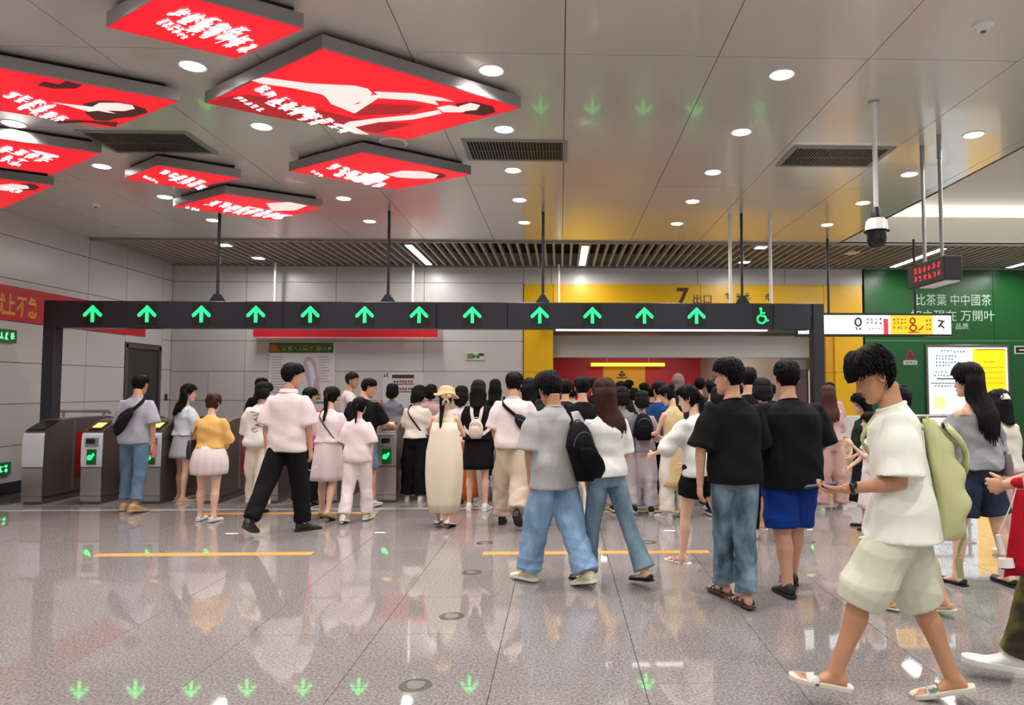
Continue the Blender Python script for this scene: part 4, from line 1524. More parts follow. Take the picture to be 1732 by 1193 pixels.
        for a in s.arms:
            inn = V(-a['sd'], 0, 0)
            inn.rotate(Euler((0, 0, -s.twist)))
            if a['mode'] == 'rest':
                pn, side = inn, V(0, 1, 0)
            elif a['mode'] == 'palmup':
                pn, side = V(0, 0, 1), V(a['sd'], 0, 0)
            elif a['mode'] == 'phone':
                pn, side = (inn + V(0, 0, .55)), V(0, .3, 1)
            else:
                pn, side = V(0, -1, -.2), inn
            hand(ex, a['wr'], a['fd'], pn, side, 1.0 if s.sex == 'm' else .9, skin, a['curl'], s.res)
        head_mesh(ex, s.H, skin, s.res, s.sex == 'f')
        s.job(root, 'body', mb, skin, k, ex, vox=(.023, .018, .0075)[s.res], sm=(3, 4, 8)[s.res])

    def job(s, root, name, mb, m, k, ex=None, vox=.018, sm=3, fold=0.0, fk=(1, 1, 1), seed=0, label=None, ripple=None):
        o = mb.obj(name, m, root)
        if label:
            o['label'] = label
        r = o.modifiers.new('r', 'REMESH')
        r.mode = 'VOXEL'
        r.voxel_size = vox
        r.adaptivity = 0
        r.use_smooth_shade = True
        q = o.modifiers.new('s', 'SMOOTH')
        q.factor = .5
        q.iterations = sm
        JOBS.append((o, m, ex, k, fold, fk, seed))
        return o

    def simple(s, root, name, mb, m, k, label=None, smooth='all'):
        mb.v = [tuple(Vector(v) * k) for v in mb.v]
        o = mb.obj(name, m, root, smooth=smooth)
        if label:
            o['label'] = label
        return o

    # ---------------- clothes
    def top_(s, root, k, m, name='t_shirt', hem=.86, hx=0.0, ease=.03, sleeve=.55, slr=.0, boxy=.5, neck=0.0, fold=.006, long=None, label=None, drop=0, vox=None):
        mb = MB()
        s.ease = ease
        zs = [hem, hem + .06, 1.0, 1.08, 1.18, 1.28, 1.345, 1.385, 1.42, 1.448 - neck * .3]
        zs = sorted(z for z in zs if z >= hem)
        if neck > .3:
            zs = [z for z in zs if z < 1.33] + [1.345, 1.352]
        R = []
        for z in zs:
            w, d, y = s.tsec(z)
            wc, dc, _ = s.tsec(1.24)
            e = ease
            if z < 1.25:
                w = w * (1 - boxy) + max(w, wc) * boxy
                d = d * (1 - boxy) + max(d, dc) * boxy
                e = ease * (1 + .4 * (1.25 - z) / .4)
            if z > 1.35:
                t = (z - 1.35) / .10
                e = ease * (1 - t) + .010 * t + neck * .02
                w += .012 * (1 - t)
            xx = hx * max(0, (1.08 - z) / .25)
            sl_ = .26 * max(0, min(1, (z - 1.36) / .08)) * (neck <= .3)
            R.append(ell((0, y + xx * .5, z), w + e + xx * .3, d + e * .8 + xx, 20, 2.5, lambda p: s.up(V(p[0], p[1], p[2] - sl_ * (p[1] + .02)))))
        mb.loft(R)
        for a in s.arms:
            if sleeve <= 0:
                continue
            r0 = s.B['arm'][0] * (1 + s.fat * .25)
            inner = s.up(V(a['sd'] * (s.B['shx'] - .07), -.006, s.B['shz'] - .005))
            L = .285 + .245
            if neck > .3:
                inner = a['sh'] + a['ud'] * .03 + V(-a['sd'] * .02, 0, 0)
            ln = sleeve * .52
            e = ease * .75 + slr

            def at(q):
                return a['sh'] + a['ud'] * q if q < .285 else a['el'] + a['fd'] * (q - .285)
            qs = [.05, .08, min(.14, ln * .6), ln] if ln < .285 and neck > .3 else [.05, .1, .2, .285, (.285 + ln) / 2, ln - .03, ln] if neck > .3 else [-.0, .06, min(.14, ln * .6), ln] if ln < .285 else [0, .08, .2, .285, (.285 + ln) / 2, ln - .03, ln]
            p = [inner] + [at(q) for q in qs]
            if ln < .285:
                r = [r0 + .002, r0 + .008 + e * .15, r0 + .012 + e * .5, r0 + .013 + e * .8, r0 + .014 + e]
            else:
                r = [r0 + .002, r0 + .008 + e * .2] + [r0 + .010 + e * .7] * 2 + [r0 + .006 + e * 1.1] * 2 + [s.B['arm'][3] + .006 + e * .5] * 2
            mb.tube(p, r[:len(p)], 14)
        return s.job(root, name, mb, m, k, None, vox=vox or (.022, .017, .0085)[s.res], sm=(2, 3, 6)[s.res], fold=fold, fk=(14, 10, 16), seed=hash(name) % 7, label=label)

    def collar(s, root, k, m, neck=0.0, name='collar'):
        mb = MB()
        w, d, y = s.tsec(1.452)
        pts = [s.up(V((w + .010 + neck * .02) * math.cos(a), y + (d + .008) * math.sin(a), 1.446 - .26 * (y + (d + .008) * math.sin(a) + .02))) for a in [2 * math.pi * q / 20 for q in range(21)]]
        mb.tube(pts, .0095, 8, cap=False)
        s.simple(root, name, mb, m, k)

    def polo_collar(s, root, k, m):
        mb = MB()
        w, d, y = s.tsec(1.455)
        R = []
        for z, e in ((1.44, .02), (1.475, .012), (1.485, .014), (1.48, .02), (1.445, .034)):
            R.append([tuple(s.up(V((w + e) * math.cos(a), y + (d + e) * math.sin(a), z - .02 * max(0, math.sin(a))))) for a in [2 * math.pi * q / 20 for q in range(20)]])
        mb.loft(R, cap=False)
        s.simple(root, 'collar', mb, m, k)

    def pants(s, root, k, m, name='trousers', thigh=.02, knee=.03, hem=.04, length=1.0, waist=1.0, fold=.007, label=None, flare=None):
        mb = MB()
        R = []
        for z in (.83, .88, .94, 1.0, waist):
            w, d, y = s.tsec(max(.87, z))
            R.append(ell((0, y, z), (w + .006) * (1 if z > .85 else .9), d + .007, 16, 2.4, lambda p: Vector(p) + V(0, 0, s.dz)))
        mb.loft(R)
        rl = [r * (1 + s.fat * .15) for r in s.B['leg']]
        for f in s.legs:
            h, kn, an = f['hip'], f['knee'], f['ank']
            t1, t2 = (kn - h).normalized(), (an - kn).normalized()
            L = []
            for q in (0, .12, .28, .40):
                L.append((h + t1 * q if q else h + V(0, 0, .05), rl[0] + thigh * (.3 if q == 0 else .65 if q < .2 else 1) - (rl[0] - rl[1]) * max(0, (q - .12) / .3) * (1 if knee < thigh + .02 else .6) + (knee - thigh) * q / .4, q))
            for q in (.06, .16, .26, .34, .385):
                L.append((kn + t2 * q, max(rl[1] + knee - (rl[1] - rl[3] * 1.05) * q / .385 + (hem - knee) * (q / .385) ** 1.5, .03), .42 + q))
            end = .82 * length
            L2 = [l for l in L if l[2] <= end + .02]
            if length < .95:
                q = end
                L2 = [l for l in L2 if l[2] < end - .03]
                pt = h + t1 * q if q < .42 else kn + t2 * (q - .42)
                L2.append((pt, rl[0] * .82 + hem if q < .42 else rl[1] + hem, q))
            mb.tube([l[0] for l in L2], [l[1] for l in L2], 14)
        return s.job(root, name, mb, m, k, None, vox=(.022, .017, .0085)[s.res], sm=(1, 2, 3)[s.res], fold=fold, fk=(9, 9, 22), seed=3, label=label)

    def skirt(s, root, k, m, name='skirt', z0=.5, z1=1.02, r0=(.22, .18), r1=None, pleats=0, amp=.012, fold=.0, mid=None, label=None, up=False):
        """open-bottomed hanging cloth: outer and inner wall"""
        mb = MB()
        n = 72 if pleats else 32
        w, d, y = s.tsec(z1)
        r1 = r1 or (w + .018, d + .018)
        outer, inner = [], []
        ly = sum(f['knee'].y for f in s.legs) / 2
        for i in range(10):
            t = i / 9
            z = z1 + (z0 - z1) * t
            e = t ** .8
            hw = r1[0] + (r0[0] - r1[0]) * e
            hd = r1[1] + (r0[1] - r1[1]) * e
            bw, bd, by = s.tsec(max(z, .87))
            if z > .86:
                hw, hd = max(hw, bw + .014), max(hd, bd + .014)
            if mid and 0 < t < 1:
                hw += mid * math.sin(math.pi * t)
                hd += mid * math.sin(math.pi * t)
            yo = y * (1 - t) + ly * .4 * t
            ro, ri = [], []
            for q in range(n):
                a = 2 * math.pi * q / n
                rp = 1 + (amp / .15) * t * (math.sin(a * pleats) if pleats else .5 * math.sin(a * 5 + 1) + .5 * math.sin(a * 9 + 2.6))
                for lst, c_ in ((ro, 1.0), (ri, .94)):
                    lst.append(tuple(V(hw * c_ * rp * math.cos(a), yo + hd * c_ * rp * math.sin(a), z + s.dz)))
            outer.append(ro)
            inner.append(ri)
        mb.loft(outer + inner[::-1])
        return s.simple(root, name, mb, m, k, label)

    # ---------------- shoes
    def shoes(s, root, k, m, kind='sneaker', sole=None, acc=None, label=None):
        sole = sole or mat('sole_white', (228, 226, 220), .6)
        for f in s.legs:
            F = lambda x, y, z: tuple(s.foot(f, (x, y, z)))
            n = 14
            hi = {'sneaker': 1.0, 'chunky': 1.35, 'flat': .5, 'slide': 0, 'sandal': 0}[kind]
            g = 1.18 if kind == 'chunky' else 1.0
            sh = None
            if hi:
                mb = MB()
                R = []
                for y, w, zt in ((-.072, .018, -.03), (-.066, .034, .012 * hi), (-.03, .040, .028 * hi - .002), (.02, .041, .024 * hi - .004), (.06, .044, -.002 * hi - .006), (.10, .050, -.030), (.14, .050, -.038), (.175, .042, -.045), (.195, .022, -.055)):
                    if kind == 'flat':
                        zt = -.045 if -.05 < y < .11 else (-.02 if y < -.06 else -.045)
                    zb = -.070
                    R.append([F(w * g * math.cos(2 * math.pi * q / n), y * g, (zt + zb) / 2 + (zt - zb) / 2 * math.sin(2 * math.pi * q / n) ** 1) for q in range(n)])
                mb.loft(R)
                sh = s.simple(root, 'shoe', mb, m, k, label)
                if kind != 'flat' and acc:
                    tb = MB()
                    for q in range(4):
                        y = .035 + q * .018
                        tb.tube([F(-.022, y, -.0 - q * .009 * hi), F(0, y + .003, .012 - q * .011 * hi), F(.022, y, -.0 - q * .009 * hi)], .003, 5)
                    s.simple(sh, 'lace', tb, acc, k)
            sb = MB()
            th = .032 if kind == 'chunky' else (.022 if kind in ('slide', 'sneaker') else .012)
            out = [(-.085, .012), (-.078, .032), (-.03, .041), (.03, .042), (.09, .051), (.14, .053), (.18, .044), (.203, .024), (.208, .006)]
            if kind in ('slide', 'sandal'):
                out = [(y * 1.04, w * 1.04) for y, w in out]
            pts = [(w * g, y * g) for y, w in out] + [(-w * g, y * g) for y, w in out[::-1]]
            zt = -.078 + th
            sb.loft([[F(x * .96, y, -.078) for x, y in pts], [F(x, y, -.074) for x, y in pts], [F(x * (.97 if kind != 'chunky' else 1.03), y, zt) for x, y in pts]])
            so = s.simple(sh or root, 'sole' if sh else 'sandal', sb, sole, k, label if not sh else None, smooth=.8)
            if kind in ('slide', 'sandal'):
                tb = MB()
                rr = [(.075, .135)] if kind == 'slide' else [(.115, .13), (.07, .083), (-.02, -.005)]
                for y0, y1 in rr:
                    R = []
                    for yy, e in ((y0, .0), (y0 + .002, .006), (y1 - .002, .006), (y1, .0)):
                        ring = []
                        for q in range(13):
                            a = math.pi * q / 12
                            hh = .072 - (yy - .05) * .38 if yy > 0 else .085
                            ring.append(F((.047 + e) * math.cos(a), yy, -.070 + (hh * .62 + e) * math.sin(a)))
                        for q in range(12, -1, -1):
                            a = math.pi * q / 12
                            hh = .072 - (yy - .05) * .38 if yy > 0 else .085
                            ring.append(F((.042) * math.cos(a), yy, -.070 + (hh * .62 - .004) * math.sin(a)))
                        R.append(ring)
                    tb.loft(R)
                s.simple(so, 'strap', tb, m, k)
            f['soled'] = True

    # ---------------- hair
    def hair(s, root, k, style='short', col=(22, 18, 18), length=0.0, vol=1.0, seed=1, label=None):
        rng = random.Random(seed)
        m = hairmat(col)
        mb = MB()
        T = s.H
        near = s.res >= 2
        nth, nz = (36, 12) if not near else (84, 22)
        female = style in ('long', 'pony', 'bob', 'bun', 'curly')

        def low(th):
            c = math.cos(th)
            a = abs(th)
            if style == 'shaved':
                front, side, back = .062, .02, -.035
            elif female:
                front, side, back = .055, -.03, -.085
            else:
                front, side, back = .048, .012, -.062
            if style == 'mop':
                front, side, back = .026, .022, -.066
            if a < .75:
                return front
            if a < 1.5:
                t = (a - .75) / .75
                return front + (side - front) * t
            t = min(1, (a - 1.5) / .7)
            return side + (back - side) * t
        base = {'short': .014, 'shaved': .005, 'mop': .034, 'long': .016, 'pony': .010, 'bob': .020, 'bun': .009, 'curly': .03, 'crew': .010}[style] * vol
        outer, inner = [], []
        for i in range(nz + 1):
            ro, ri = [], []
            for q in range(nth):
                th = -math.pi + 2 * math.pi * q / nth
                zl = low(th)
                t = i / nz
                z = .1195 - (.1195 - zl) * (t ** .8)
                zz = z
                th_ = base * (1.0 - .55 * max(0, (t - .55) / .45) * (0 if style in ('bob', 'curly') or (style == 'mop' and abs(th) < 1.0) else (1.5 if style == 'mop' else 1)))
                if style in ('mop',):
                    th_ *= .75 + .45 * abs(mnoise.noise(V(math.sin(th) * 4, math.cos(th) * 4, z * 26 + seed)))
                    if abs(th) < .9:
                        th_ *= 1.15
                th_ += .004 * vol * mnoise.noise(V(th * 9, z * 12, seed))
                top = max(0, z - .06) / .06
                p = hpoint(th, zz, th_)
                p.z += th_ * top * .9 + .25 * th_
                ro.append(tuple(T(p)))
                ri.append(tuple(T(hpoint(th, zz, -.006))))
            outer.append(ro)
            inner.append(ri)
        mb.loft(outer + inner[::-1], cap=True)
        # locks along the growth direction
        nl = (30, 80, 420)[s.res]
        if style == 'shaved':
            nl = 0
        for q in range(nl):
            th = rng.uniform(-math.pi, math.pi)
            zl = low(th)
            z0 = rng.uniform(zl + .02, .112)
            ln = {'short': .035, 'crew': .02, 'mop': .075, 'long': .12, 'pony': .05, 'bob': .11, 'bun': .04, 'curly': .1}[style] * rng.uniform(.7, 1.15)
            pts, rs = [], []
            dth = rng.uniform(-.5, .5) * (1 if style in ('mop', 'curly') else .35)
            nn = 4
            z = z0
            for j in range(nn + 1):
                t = j / nn
                z = z0 - ln * t
                zlo = zl - (.012 if style in ('mop', 'bob', 'curly') else .002)
                lift = base * (1.0 + .12 * math.sin(t * 3)) * ((1 - .75 * t) if style == 'mop' and abs(th) > 1.0 else 1) + .001
                if style == 'mop' and t > .7:
                    lift += rng.uniform(-.002, .006)
                if style == 'curly':
                    lift += .012 * math.sin(t * 9 + q)
                z = max(z, zlo)
                p = hpoint(th + dth * t, min(z, .118), lift - .002)
                p.z += lift * max(0, z - .06) / .06 * .9 + .2 * lift
                pts.append(T(p))
                rs.append(((.008 if not near else .0055) * (1 - .8 * t ** 2) + .0008))
            mb.loft(tube_rings(pts, rs, 5, .55), None)
        if style in ('long', 'bob', 'curly'):
            # sheet of hair falling behind and beside the neck onto the back
            L = length or .3
            cnt = 34 if style != 'curly' else 46
            for q in range(cnt):
                th = math.pi + (q / (cnt - 1) - .5) * (2.7 if style != 'bob' else 3.4)
                th = th if th < math.pi else th - 2 * math.pi
                a = T(hpoint(th, .05, base * .8))
                b_ = T(hpoint(th, -.02, base + .002))
                sx = math.sin(th)
                pts = [a, b_]
                tot = L * rng.uniform(.86, 1.04) * (1 - .25 * abs(sx))
                nseg = 6
                for j in range(1, nseg + 1):
                    t = j / nseg
                    z = -.02 - tot * t
                    spread = (.085 + .02 * t) if style != 'bob' else .085 * (1 - .2 * t)
                    # figure-space: fall vertically, resting on the back
                    q3 = V(sx * spread * (1 - .25 * t), 0, 0)
                    q3.rotate(Euler((0, 0, -s.twist)))
                    zf = s.neck.z + .115 + z
                    w_, d_, y_ = s.tsec(min(1.5, max(.9, zf - s.dz)))
                    bk = s.up(V(sx * spread, y_ - d_ * math.sqrt(max(0, 1 - (sx * spread / (w_ + .03)) ** 2)) - getattr(s, 'ease', .03) * .95 - .018, max(.93, zf - s.dz)))
                    hb = b_ + V(q3.x - sx * .07, 0, z + .02)
                    yb = min(hb.y, bk.y) if zf - s.dz < 1.46 else hb.y * (1 - t) + min(hb.y, bk.y) * t
                    pp = V(s.neck.x * .3 + hb.x * .7 if False else hb.x, yb, zf)
                    if style == 'curly':
                        pp += V(.014 * math.sin(j * 2 + q), .014 * math.cos(j * 2.3 + q), 0)
                    pts.append(pp)
                rs = [.012, .018] + [.018 * (1 - .75 * (j / nseg) ** 3) for j in range(1, nseg + 1)]
                mb.loft(tube_rings(pts, rs, 6, .7))
        if style in ('pony', 'bun'):
            c = T(V(0, -.098, .02 if style == 'pony' else .05))
            if style == 'bun':
                cc = T(V(0, -.098, .075))
                mb.ball(cc, .042, .038, .038, 12, 8)
                for q in range(16):
                    a = rng.uniform(0, 6.3)
                    mb.tube([cc + V(.04 * math.cos(a + t), .02 * math.sin(t * 2) - .02, .038 * math.sin(a + t)) for t in (0, .4, .8)], [.004, .007, .003], 5)
            else:
                L = length or .3
                for q in range(14):
                    ox, oy = rng.uniform(-.022, .022), rng.uniform(-.012, .012)
                    pts = [c + V(ox * .3, .02, 0), c + V(ox * .6, -.025 + oy, -.01)]
                    for j in range(1, 7):
                        t = j / 6
                        zf = c.z - L * t * rng.uniform(.96, 1.02)
                        w_, d_, y_ = s.tsec(min(1.5, max(.9, zf - s.dz)))
                        bk = s.up(V(0, y_ - d_ - .04, max(.93, zf - s.dz))).y
                        yy = min(c.y - .03, bk) if zf - s.dz < 1.4 else c.y - .035
                        pts.append(V(c.x + ox * (1.2 - .7 * t), yy + oy, zf))
                    mb.tube(pts, [.008, .011] + [.012 * (1 - .8 * (j / 6) ** 2.5) for j in range(1, 7)], 6)
        o = s.simple(root, 'hair', mb, m, k, label)
        o['kind'] = 'stuff'
        if style in ('pony',):
            tb = MB()
            c = T(V(0, -.105, .02))
            tb.tube([c + V(.016 * math.cos(a), 0, .016 * math.sin(a)) for a in [2 * math.pi * q / 8 for q in range(9)]], .006, 5)
            s.simple(root, 'hair_tie', tb, mat('hair_tie_black', (30, 28, 32), .6), k)
        return o


def ring_pts(p, z_of, ease, n=26, t0=0.0, t1=2 * math.pi):
    """band around the torso: z_of(angle) gives its height"""
    out = []
    for q in range(n + 1):
        a = t0 + (t1 - t0) * q / n
        z = z_of(a)
        w, d, y = p.tsec(min(1.455, z))
        out.append(p.up(V((w + ease) * math.cos(a), y + (d + ease) * math.sin(a), z)))
    return out


def band(mb, pts, w, th, m=None):
    """flat strap following the points (w wide in z/tangent-normal, th thick)"""
    pts = [Vector(p) for p in pts]
    if 3 < len(pts) < 12:
        P_ = [pts[0] * 2 - pts[1]] + pts + [pts[-1] * 2 - pts[-2]]
        out = []
        for i in range(1, len(P_) - 2):
            for q in range(5):
                t = q / 5
                a, b_, c_, d_ = P_[i - 1], P_[i], P_[i + 1], P_[i + 2]
                out.append(.5 * ((2 * b_) + (c_ - a) * t + (2 * a - 5 * b_ + 4 * c_ - d_) * t * t + (3 * b_ - a - 3 * c_ + d_) * t ** 3))
        pts = out + [pts[-1]]
    c = sum(pts, Vector()) / len(pts)
    R = []
    for i, p in enumerate(pts):
        d = (pts[min(i + 1, len(pts) - 1)] - pts[max(i - 1, 0)]).normalized()
        n = Vector((p.x - c.x, p.y - c.y, 0))
        n = n - d * n.dot(d)
        if n.length < .02:
            n = V(0, 0, 1) - d * d.z
        n.normalize()
        u = d.cross(n)
        if i and u.dot(pu) < 0:
            u, n = -u, -n
        pu = u
        R.append([tuple(p + u * w + n * th), tuple(p - u * w + n * th), tuple(p - u * w - n * th), tuple(p + u * w - n * th)])
    return mb.loft(R, m)


def bag_root(name, label, cat, root, k, group='bags carried by the passengers'):
    t = thing(name, label, cat, root.location, root.rotation_euler[2], group)
    return t


def bag_done(t, k):
    """scale the parts, then move the empty to the base of the bag"""
    kids = [c for c in t.children]
    allv = []
    for c in kids:
        for o in [c] + list(c.children):
            for v in o.data.vertices:
                v.co *= k
                allv.append(v.co.copy())
    if not allv:
        return
    b = Vector((sum(v.x for v in allv) / len(allv), sum(v.y for v in allv) / len(allv), min(v.z for v in allv)))
    for c in kids:
        for o in [c] + list(c.children):
            for v in o.data.vertices:
                v.co -= b
    r = Matrix.Rotation(t.rotation_euler[2], 3, 'Z')
    t.location = Vector(t.location) + r @ b


def sling(p, root, k, label, col=(24, 24, 28), side=1, zlow=1.0, pouch=True, name='sling_bag', angle=None, ease=.045, w=.02, size=1.0, pcol=None):
    """strap over the shoulder on `side`... runs down to the other hip; pouch on the back"""
    t = bag_root(name, label, 'bag', root, k)
    m = mat('bag_%d_%d_%d' % col, col, .7, noise=.05, bump=.1, bscale=180, spec=.2)
    zh, zl = 1.452, zlow

    def zf(a):
        return (zh + zl) / 2 + (zh - zl) / 2 * math.cos(a) * side
    mb = MB()
    band(mb, ring_pts(p, zf, ease), w, .004)
    mb.obj('strap', m, t, smooth=True)
    if pouch:
        mp = mat('bag_%d_%d_%d' % pcol, pcol, .6) if pcol else m
        a0 = angle if angle is not None else (-math.pi / 2 - side * .45)
        R = []
        N = 9
        for i in range(N):
            u = i / (N - 1) - .5
            a = a0 + u * 1.15 * size
            z = zf(a)
            ww, d, y = p.tsec(min(1.455, z))
            c = p.up(V((ww + ease + .025) * math.cos(a), y + (d + ease + .03) * math.sin(a), z - .035))
            hh = (.095 * math.sin(math.pi * (i + .6) / (N + .2)) ** .6 + .008) * size
            dd = (.045 * math.sin(math.pi * (i + .6) / (N + .2)) ** .6 + .006) * size
            n = V(math.cos(a), math.sin(a), 0)
            R.append([tuple(c + V(0, 0, 1) * (hh * math.sin(2 * math.pi * q / 12)) + n * (dd * math.cos(2 * math.pi * q / 12))) for q in range(12)])
        pb = MB().loft(R)
        po = pb.obj('pouch', mp, t, smooth='all')
        zp = MB()
        zp.tube([tuple(Vector(r[0]) * .5 + Vector(r[1]) * .5 + (Vector(r[0]) - Vector(r[6])).normalized() * .004) for r in R[1:-1]], .003, 5)
        zp.obj('zip', mat('zip_grey', (110, 110, 112), .4, .6), po)
    bag_done(t, k)
    return t


def shoulder_bag(p, root, k, label, col, side=-1, z=.95, size=(.13, .06, .12), name='shoulder_bag', strapw=.012, yoff=-.02):
    t = bag_root(name, label, 'bag', root, k)
    m = mat('bag_%d_%d_%d' % col, col, .5, noise=.05)
    w, d, y = p.tsec(z + .1)
    cx = side * (w + size[1] + .05)
    sx, sy, sz = size
    mb = MB()
    # the bag hangs beside the hip
    R = []
    for zz, e in ((-sz, .85), (-sz * .96, .97), (0, 1.0), (sz * .9, .82), (sz, .7)):
        R.append([tuple(p.up(V(cx + sy * e * math.copysign(abs(math.cos(a)) ** .6, math.cos(a)), yoff + sx * e * math.copysign(abs(math.sin(a)) ** .6, math.sin(a)), z + zz))) for a in [2 * math.pi * q / 20 for q in range(20)]])
    mb.loft(R)
    bd = mb.obj('bag_body', m, t, smooth=True)
    sb = MB()
    shp = p.up(V(side * (p.B['shx'] - .04), -.0, p.B['shz'] + .06))
    for dy in (-.6, .6):
        a = p.up(V(cx - side * .01, yoff + dy * sx, z + sz * .85))
        mid = a.lerp(shp, .55) + V(side * .012, dy * .05, 0)
        band(sb, [a, mid, shp + V(0, dy * .04, 0), shp], strapw, .003)
    sb.obj('strap', m, t, smooth=True)
    MB().tube([p.up(V(cx + side * (sy + .004), yoff - sx * .5, z + sz * .45)), p.up(V(cx + side * (sy + .004), yoff + sx * .5, z + sz * .45))], .004, 6).obj('clasp', mat('bag_metal', (190, 180, 150), .3, .8), bd)
    bag_done(t, k)
    return t


def backpack(p, root, k, label, col, taper=.18, w=.15, h=.22, d=.075, zc=1.2, xo=0.0, name='backpack', one=0, col2=None, slack=0.0, drop=0.0, strapcol=None, yo=0.0, pocket=True):
    t = bag_root(name, label, 'backpack', root, k)
    m = mat('bag_%d_%d_%d' % col, col, .8, noise=.06, bump=.1, bscale=120, spec=.15)
    ms = mat('bag_%d_%d_%d' % strapcol, strapcol, .6) if strapcol else m
    tw, td, ty = p.tsec(zc)
    es = getattr(p, 'ease', .03) * .9
    yb = ty - td - es - .004 + yo
    mb = MB()
    R = []
    N = 13 if not slack else 30
    for i in range(N):
        u = i / (N - 1)
        z = zc - drop - h + 2 * h * u
        f = (math.sin(math.pi * min(1, max(0, (u * .9 + .08)))) ** .38)
        wob = slack * 1.3 * math.sin(i * .9) * (N > 13)
        ww, dd = w * f * (1.0 - taper * u), d * f * (1.1 - .35 * u + wob)
        R.append([tuple(p.up(V(xo + ww * math.copysign(abs(math.cos(a)) ** .7, math.cos(a)) * (1 + slack * (.5 * math.sin(3 * a + i * .45) + .35 * math.sin(7 * a - i * .8))), yb - dd + dd * math.copysign(abs(math.sin(a)) ** .75, math.sin(a)), z))) for a in [2 * math.pi * q / 24 for q in range(24)]])
    mb.loft(R)
    bd = mb.obj('bag_body', m, t, smooth='all')
    if pocket:
        pm = MB()
        R = []
        for i in range(9):
            u = i / 8
            z = zc - drop - h * .86 + 1.0 * h * u
            f = math.sin(math.pi * min(1, max(0, (u * .9 + .06)))) ** .4
            R.append([tuple(p.up(V(xo + w * .74 * f * math.cos(a), yb - d * 2.05 + d * .28 * f * math.sin(a), z))) for a in [2 * math.pi * q / 18 for q in range(18)]])
        pm.loft(R)
        pm.obj('pocket', mat('bag_%d_%d_%d' % col2, col2, .7) if col2 else m, bd, smooth='all')
        zp = MB()
        zp.tube([p.up(V(xo + w * .62 * math.cos(a), yb - d * 2.02 + d * .22 * abs(math.cos(a)) ** 2, zc - drop + h * .16 + h * .5 * math.sin(a))) for a in [math.pi * q / 12 for q in range(13)]], .0035, 5)
        zp.obj('zip', mat('zip_grey', (110, 110, 112), .4, .6), bd)
    sb = MB()
    sides = (-1, 1) if not one else (one,)
    for sd in sides:
        x = sd * (p.B['shx'] - .075)
        top = p.up(V(x, -.015, p.B['shz'] + .062 + es * .3))
        a = p.up(V(xo + (x - xo) * .6, yb - .01, zc - drop + h * .80))
        bt = p.up(V(x, ty - .06, p.B['shz'] + .048 + es * .3))
        w3, d3, y3 = p.tsec(1.30)
        a2 = p.up(V(x * .9, y3 - d3 - es - .006, 1.31))
        wch, dch, ych = p.tsec(1.28)
        f0 = p.up(V(x, .055, p.B['shz'] + .035))
        f1 = p.up(V(x * 1.1, ych + dch + es + .012, 1.27))
        f2 = p.up(V(sd * (wch + es * .9 + .006), ych + dch * .45, 1.16))
        f3 = p.up(V(sd * (wch + es * .9 + .006), ych - dch * .6, 1.10))
        b_ = p.up(V(xo + sd * w * .75, yb - .01, max(zc - drop - h * .6, .98)))
        band(sb, ([a, a2] if zc - drop + h * .8 < 1.27 else [a]) + [bt, top, f0, f1, f2, f3, b_], .021, .005)
    sb.obj('strap', ms, t, smooth=True)
    hl = MB()
    c = p.up(V(xo, yb - .02, zc - drop + h * .97))
    hl.tube([c + V(-.035, 0, -.01), c + V(-.02, 0, .022), c + V(.02, 0, .022), c + V(.035, 0, -.01)], .005, 6)
    hl.obj('grab_loop', ms, t, smooth=True)
    if slack and not pocket:
        tl = MB()
        c = p.up(V(xo + w * .4, yb - d * 1.2, zc - drop - h * .9))
        band(tl, [c + V(0, 0, .12), c + V(.01, -.05, .0), c + V(.0, -.02, -.12), c + V(.02, -.03, -.24)], .016, .003)
        tl.obj('loose_strap', ms, t, smooth=True)
        fl2 = MB()
        R = []
        for i in range(7):
            u = i / 6
            R.append([tuple(p.up(V(xo + w * (.50 - .1 * u) * math.cos(a), yb - d * (1.15 + 1.0 * math.sin(u * 2.2)) + .012 * math.sin(a), zc - drop + h * (.86 - .75 * u) + .02 * math.cos(a * 3 + i)))) for a in [2 * math.pi * q / 14 for q in range(14)]])
        fl2.loft(R)
        fl2.obj('top_flap', m, bd, smooth='all')
    bag_done(t, k)
    return t


def phone(p, root, k, label, arm=0, col=(30, 30, 36), lit=False, tilt=None, off=.075):
    a = p.arms[arm]
    t = bag_root('phone', label, 'phone', root, k, 'phones in the passengers hands')
    c = a['wr'] + a['fd'] * off
    d = a['fd']
    up = V(0, 0, 1)
    if a['mode'] == 'phone':
        x = V(-a['sd'], 0, 0)
    else:
        x = V(1, 0, 0)
    x = (x - d * x.dot(d)).normalized()
    n = d.cross(x).normalized()
    if n.z < 0:
        n = -n
    c = c + n * (.028 if a['mode'] == 'palmup' else .012) + (tilt or V(0, 0, 0))
    L, W, T_ = .075, .037, .0045

    def bx(l, w_, t0, t1):
        return [[tuple(c + d * (sx * l) + x * (sy * w_) + n * q) for sx, sy in ((-1, -1), (1, -1), (1, 1), (-1, 1))] for q in (t0, t1)]
    mb = MB().loft(bx(L, W, -T_, T_))
    b_ = mb.obj('phone_body', mat('phone_case_%d' % col[0], col, .4), t)
    mb = MB().loft(bx(L * .95, W * .92, T_, T_ + .0008))
    mb.obj('screen', mat('phone_screen', (40, 48, 60), .1, emis=(150, 170, 200), es=.35), b_)
    bag_done(t, k)
    return t


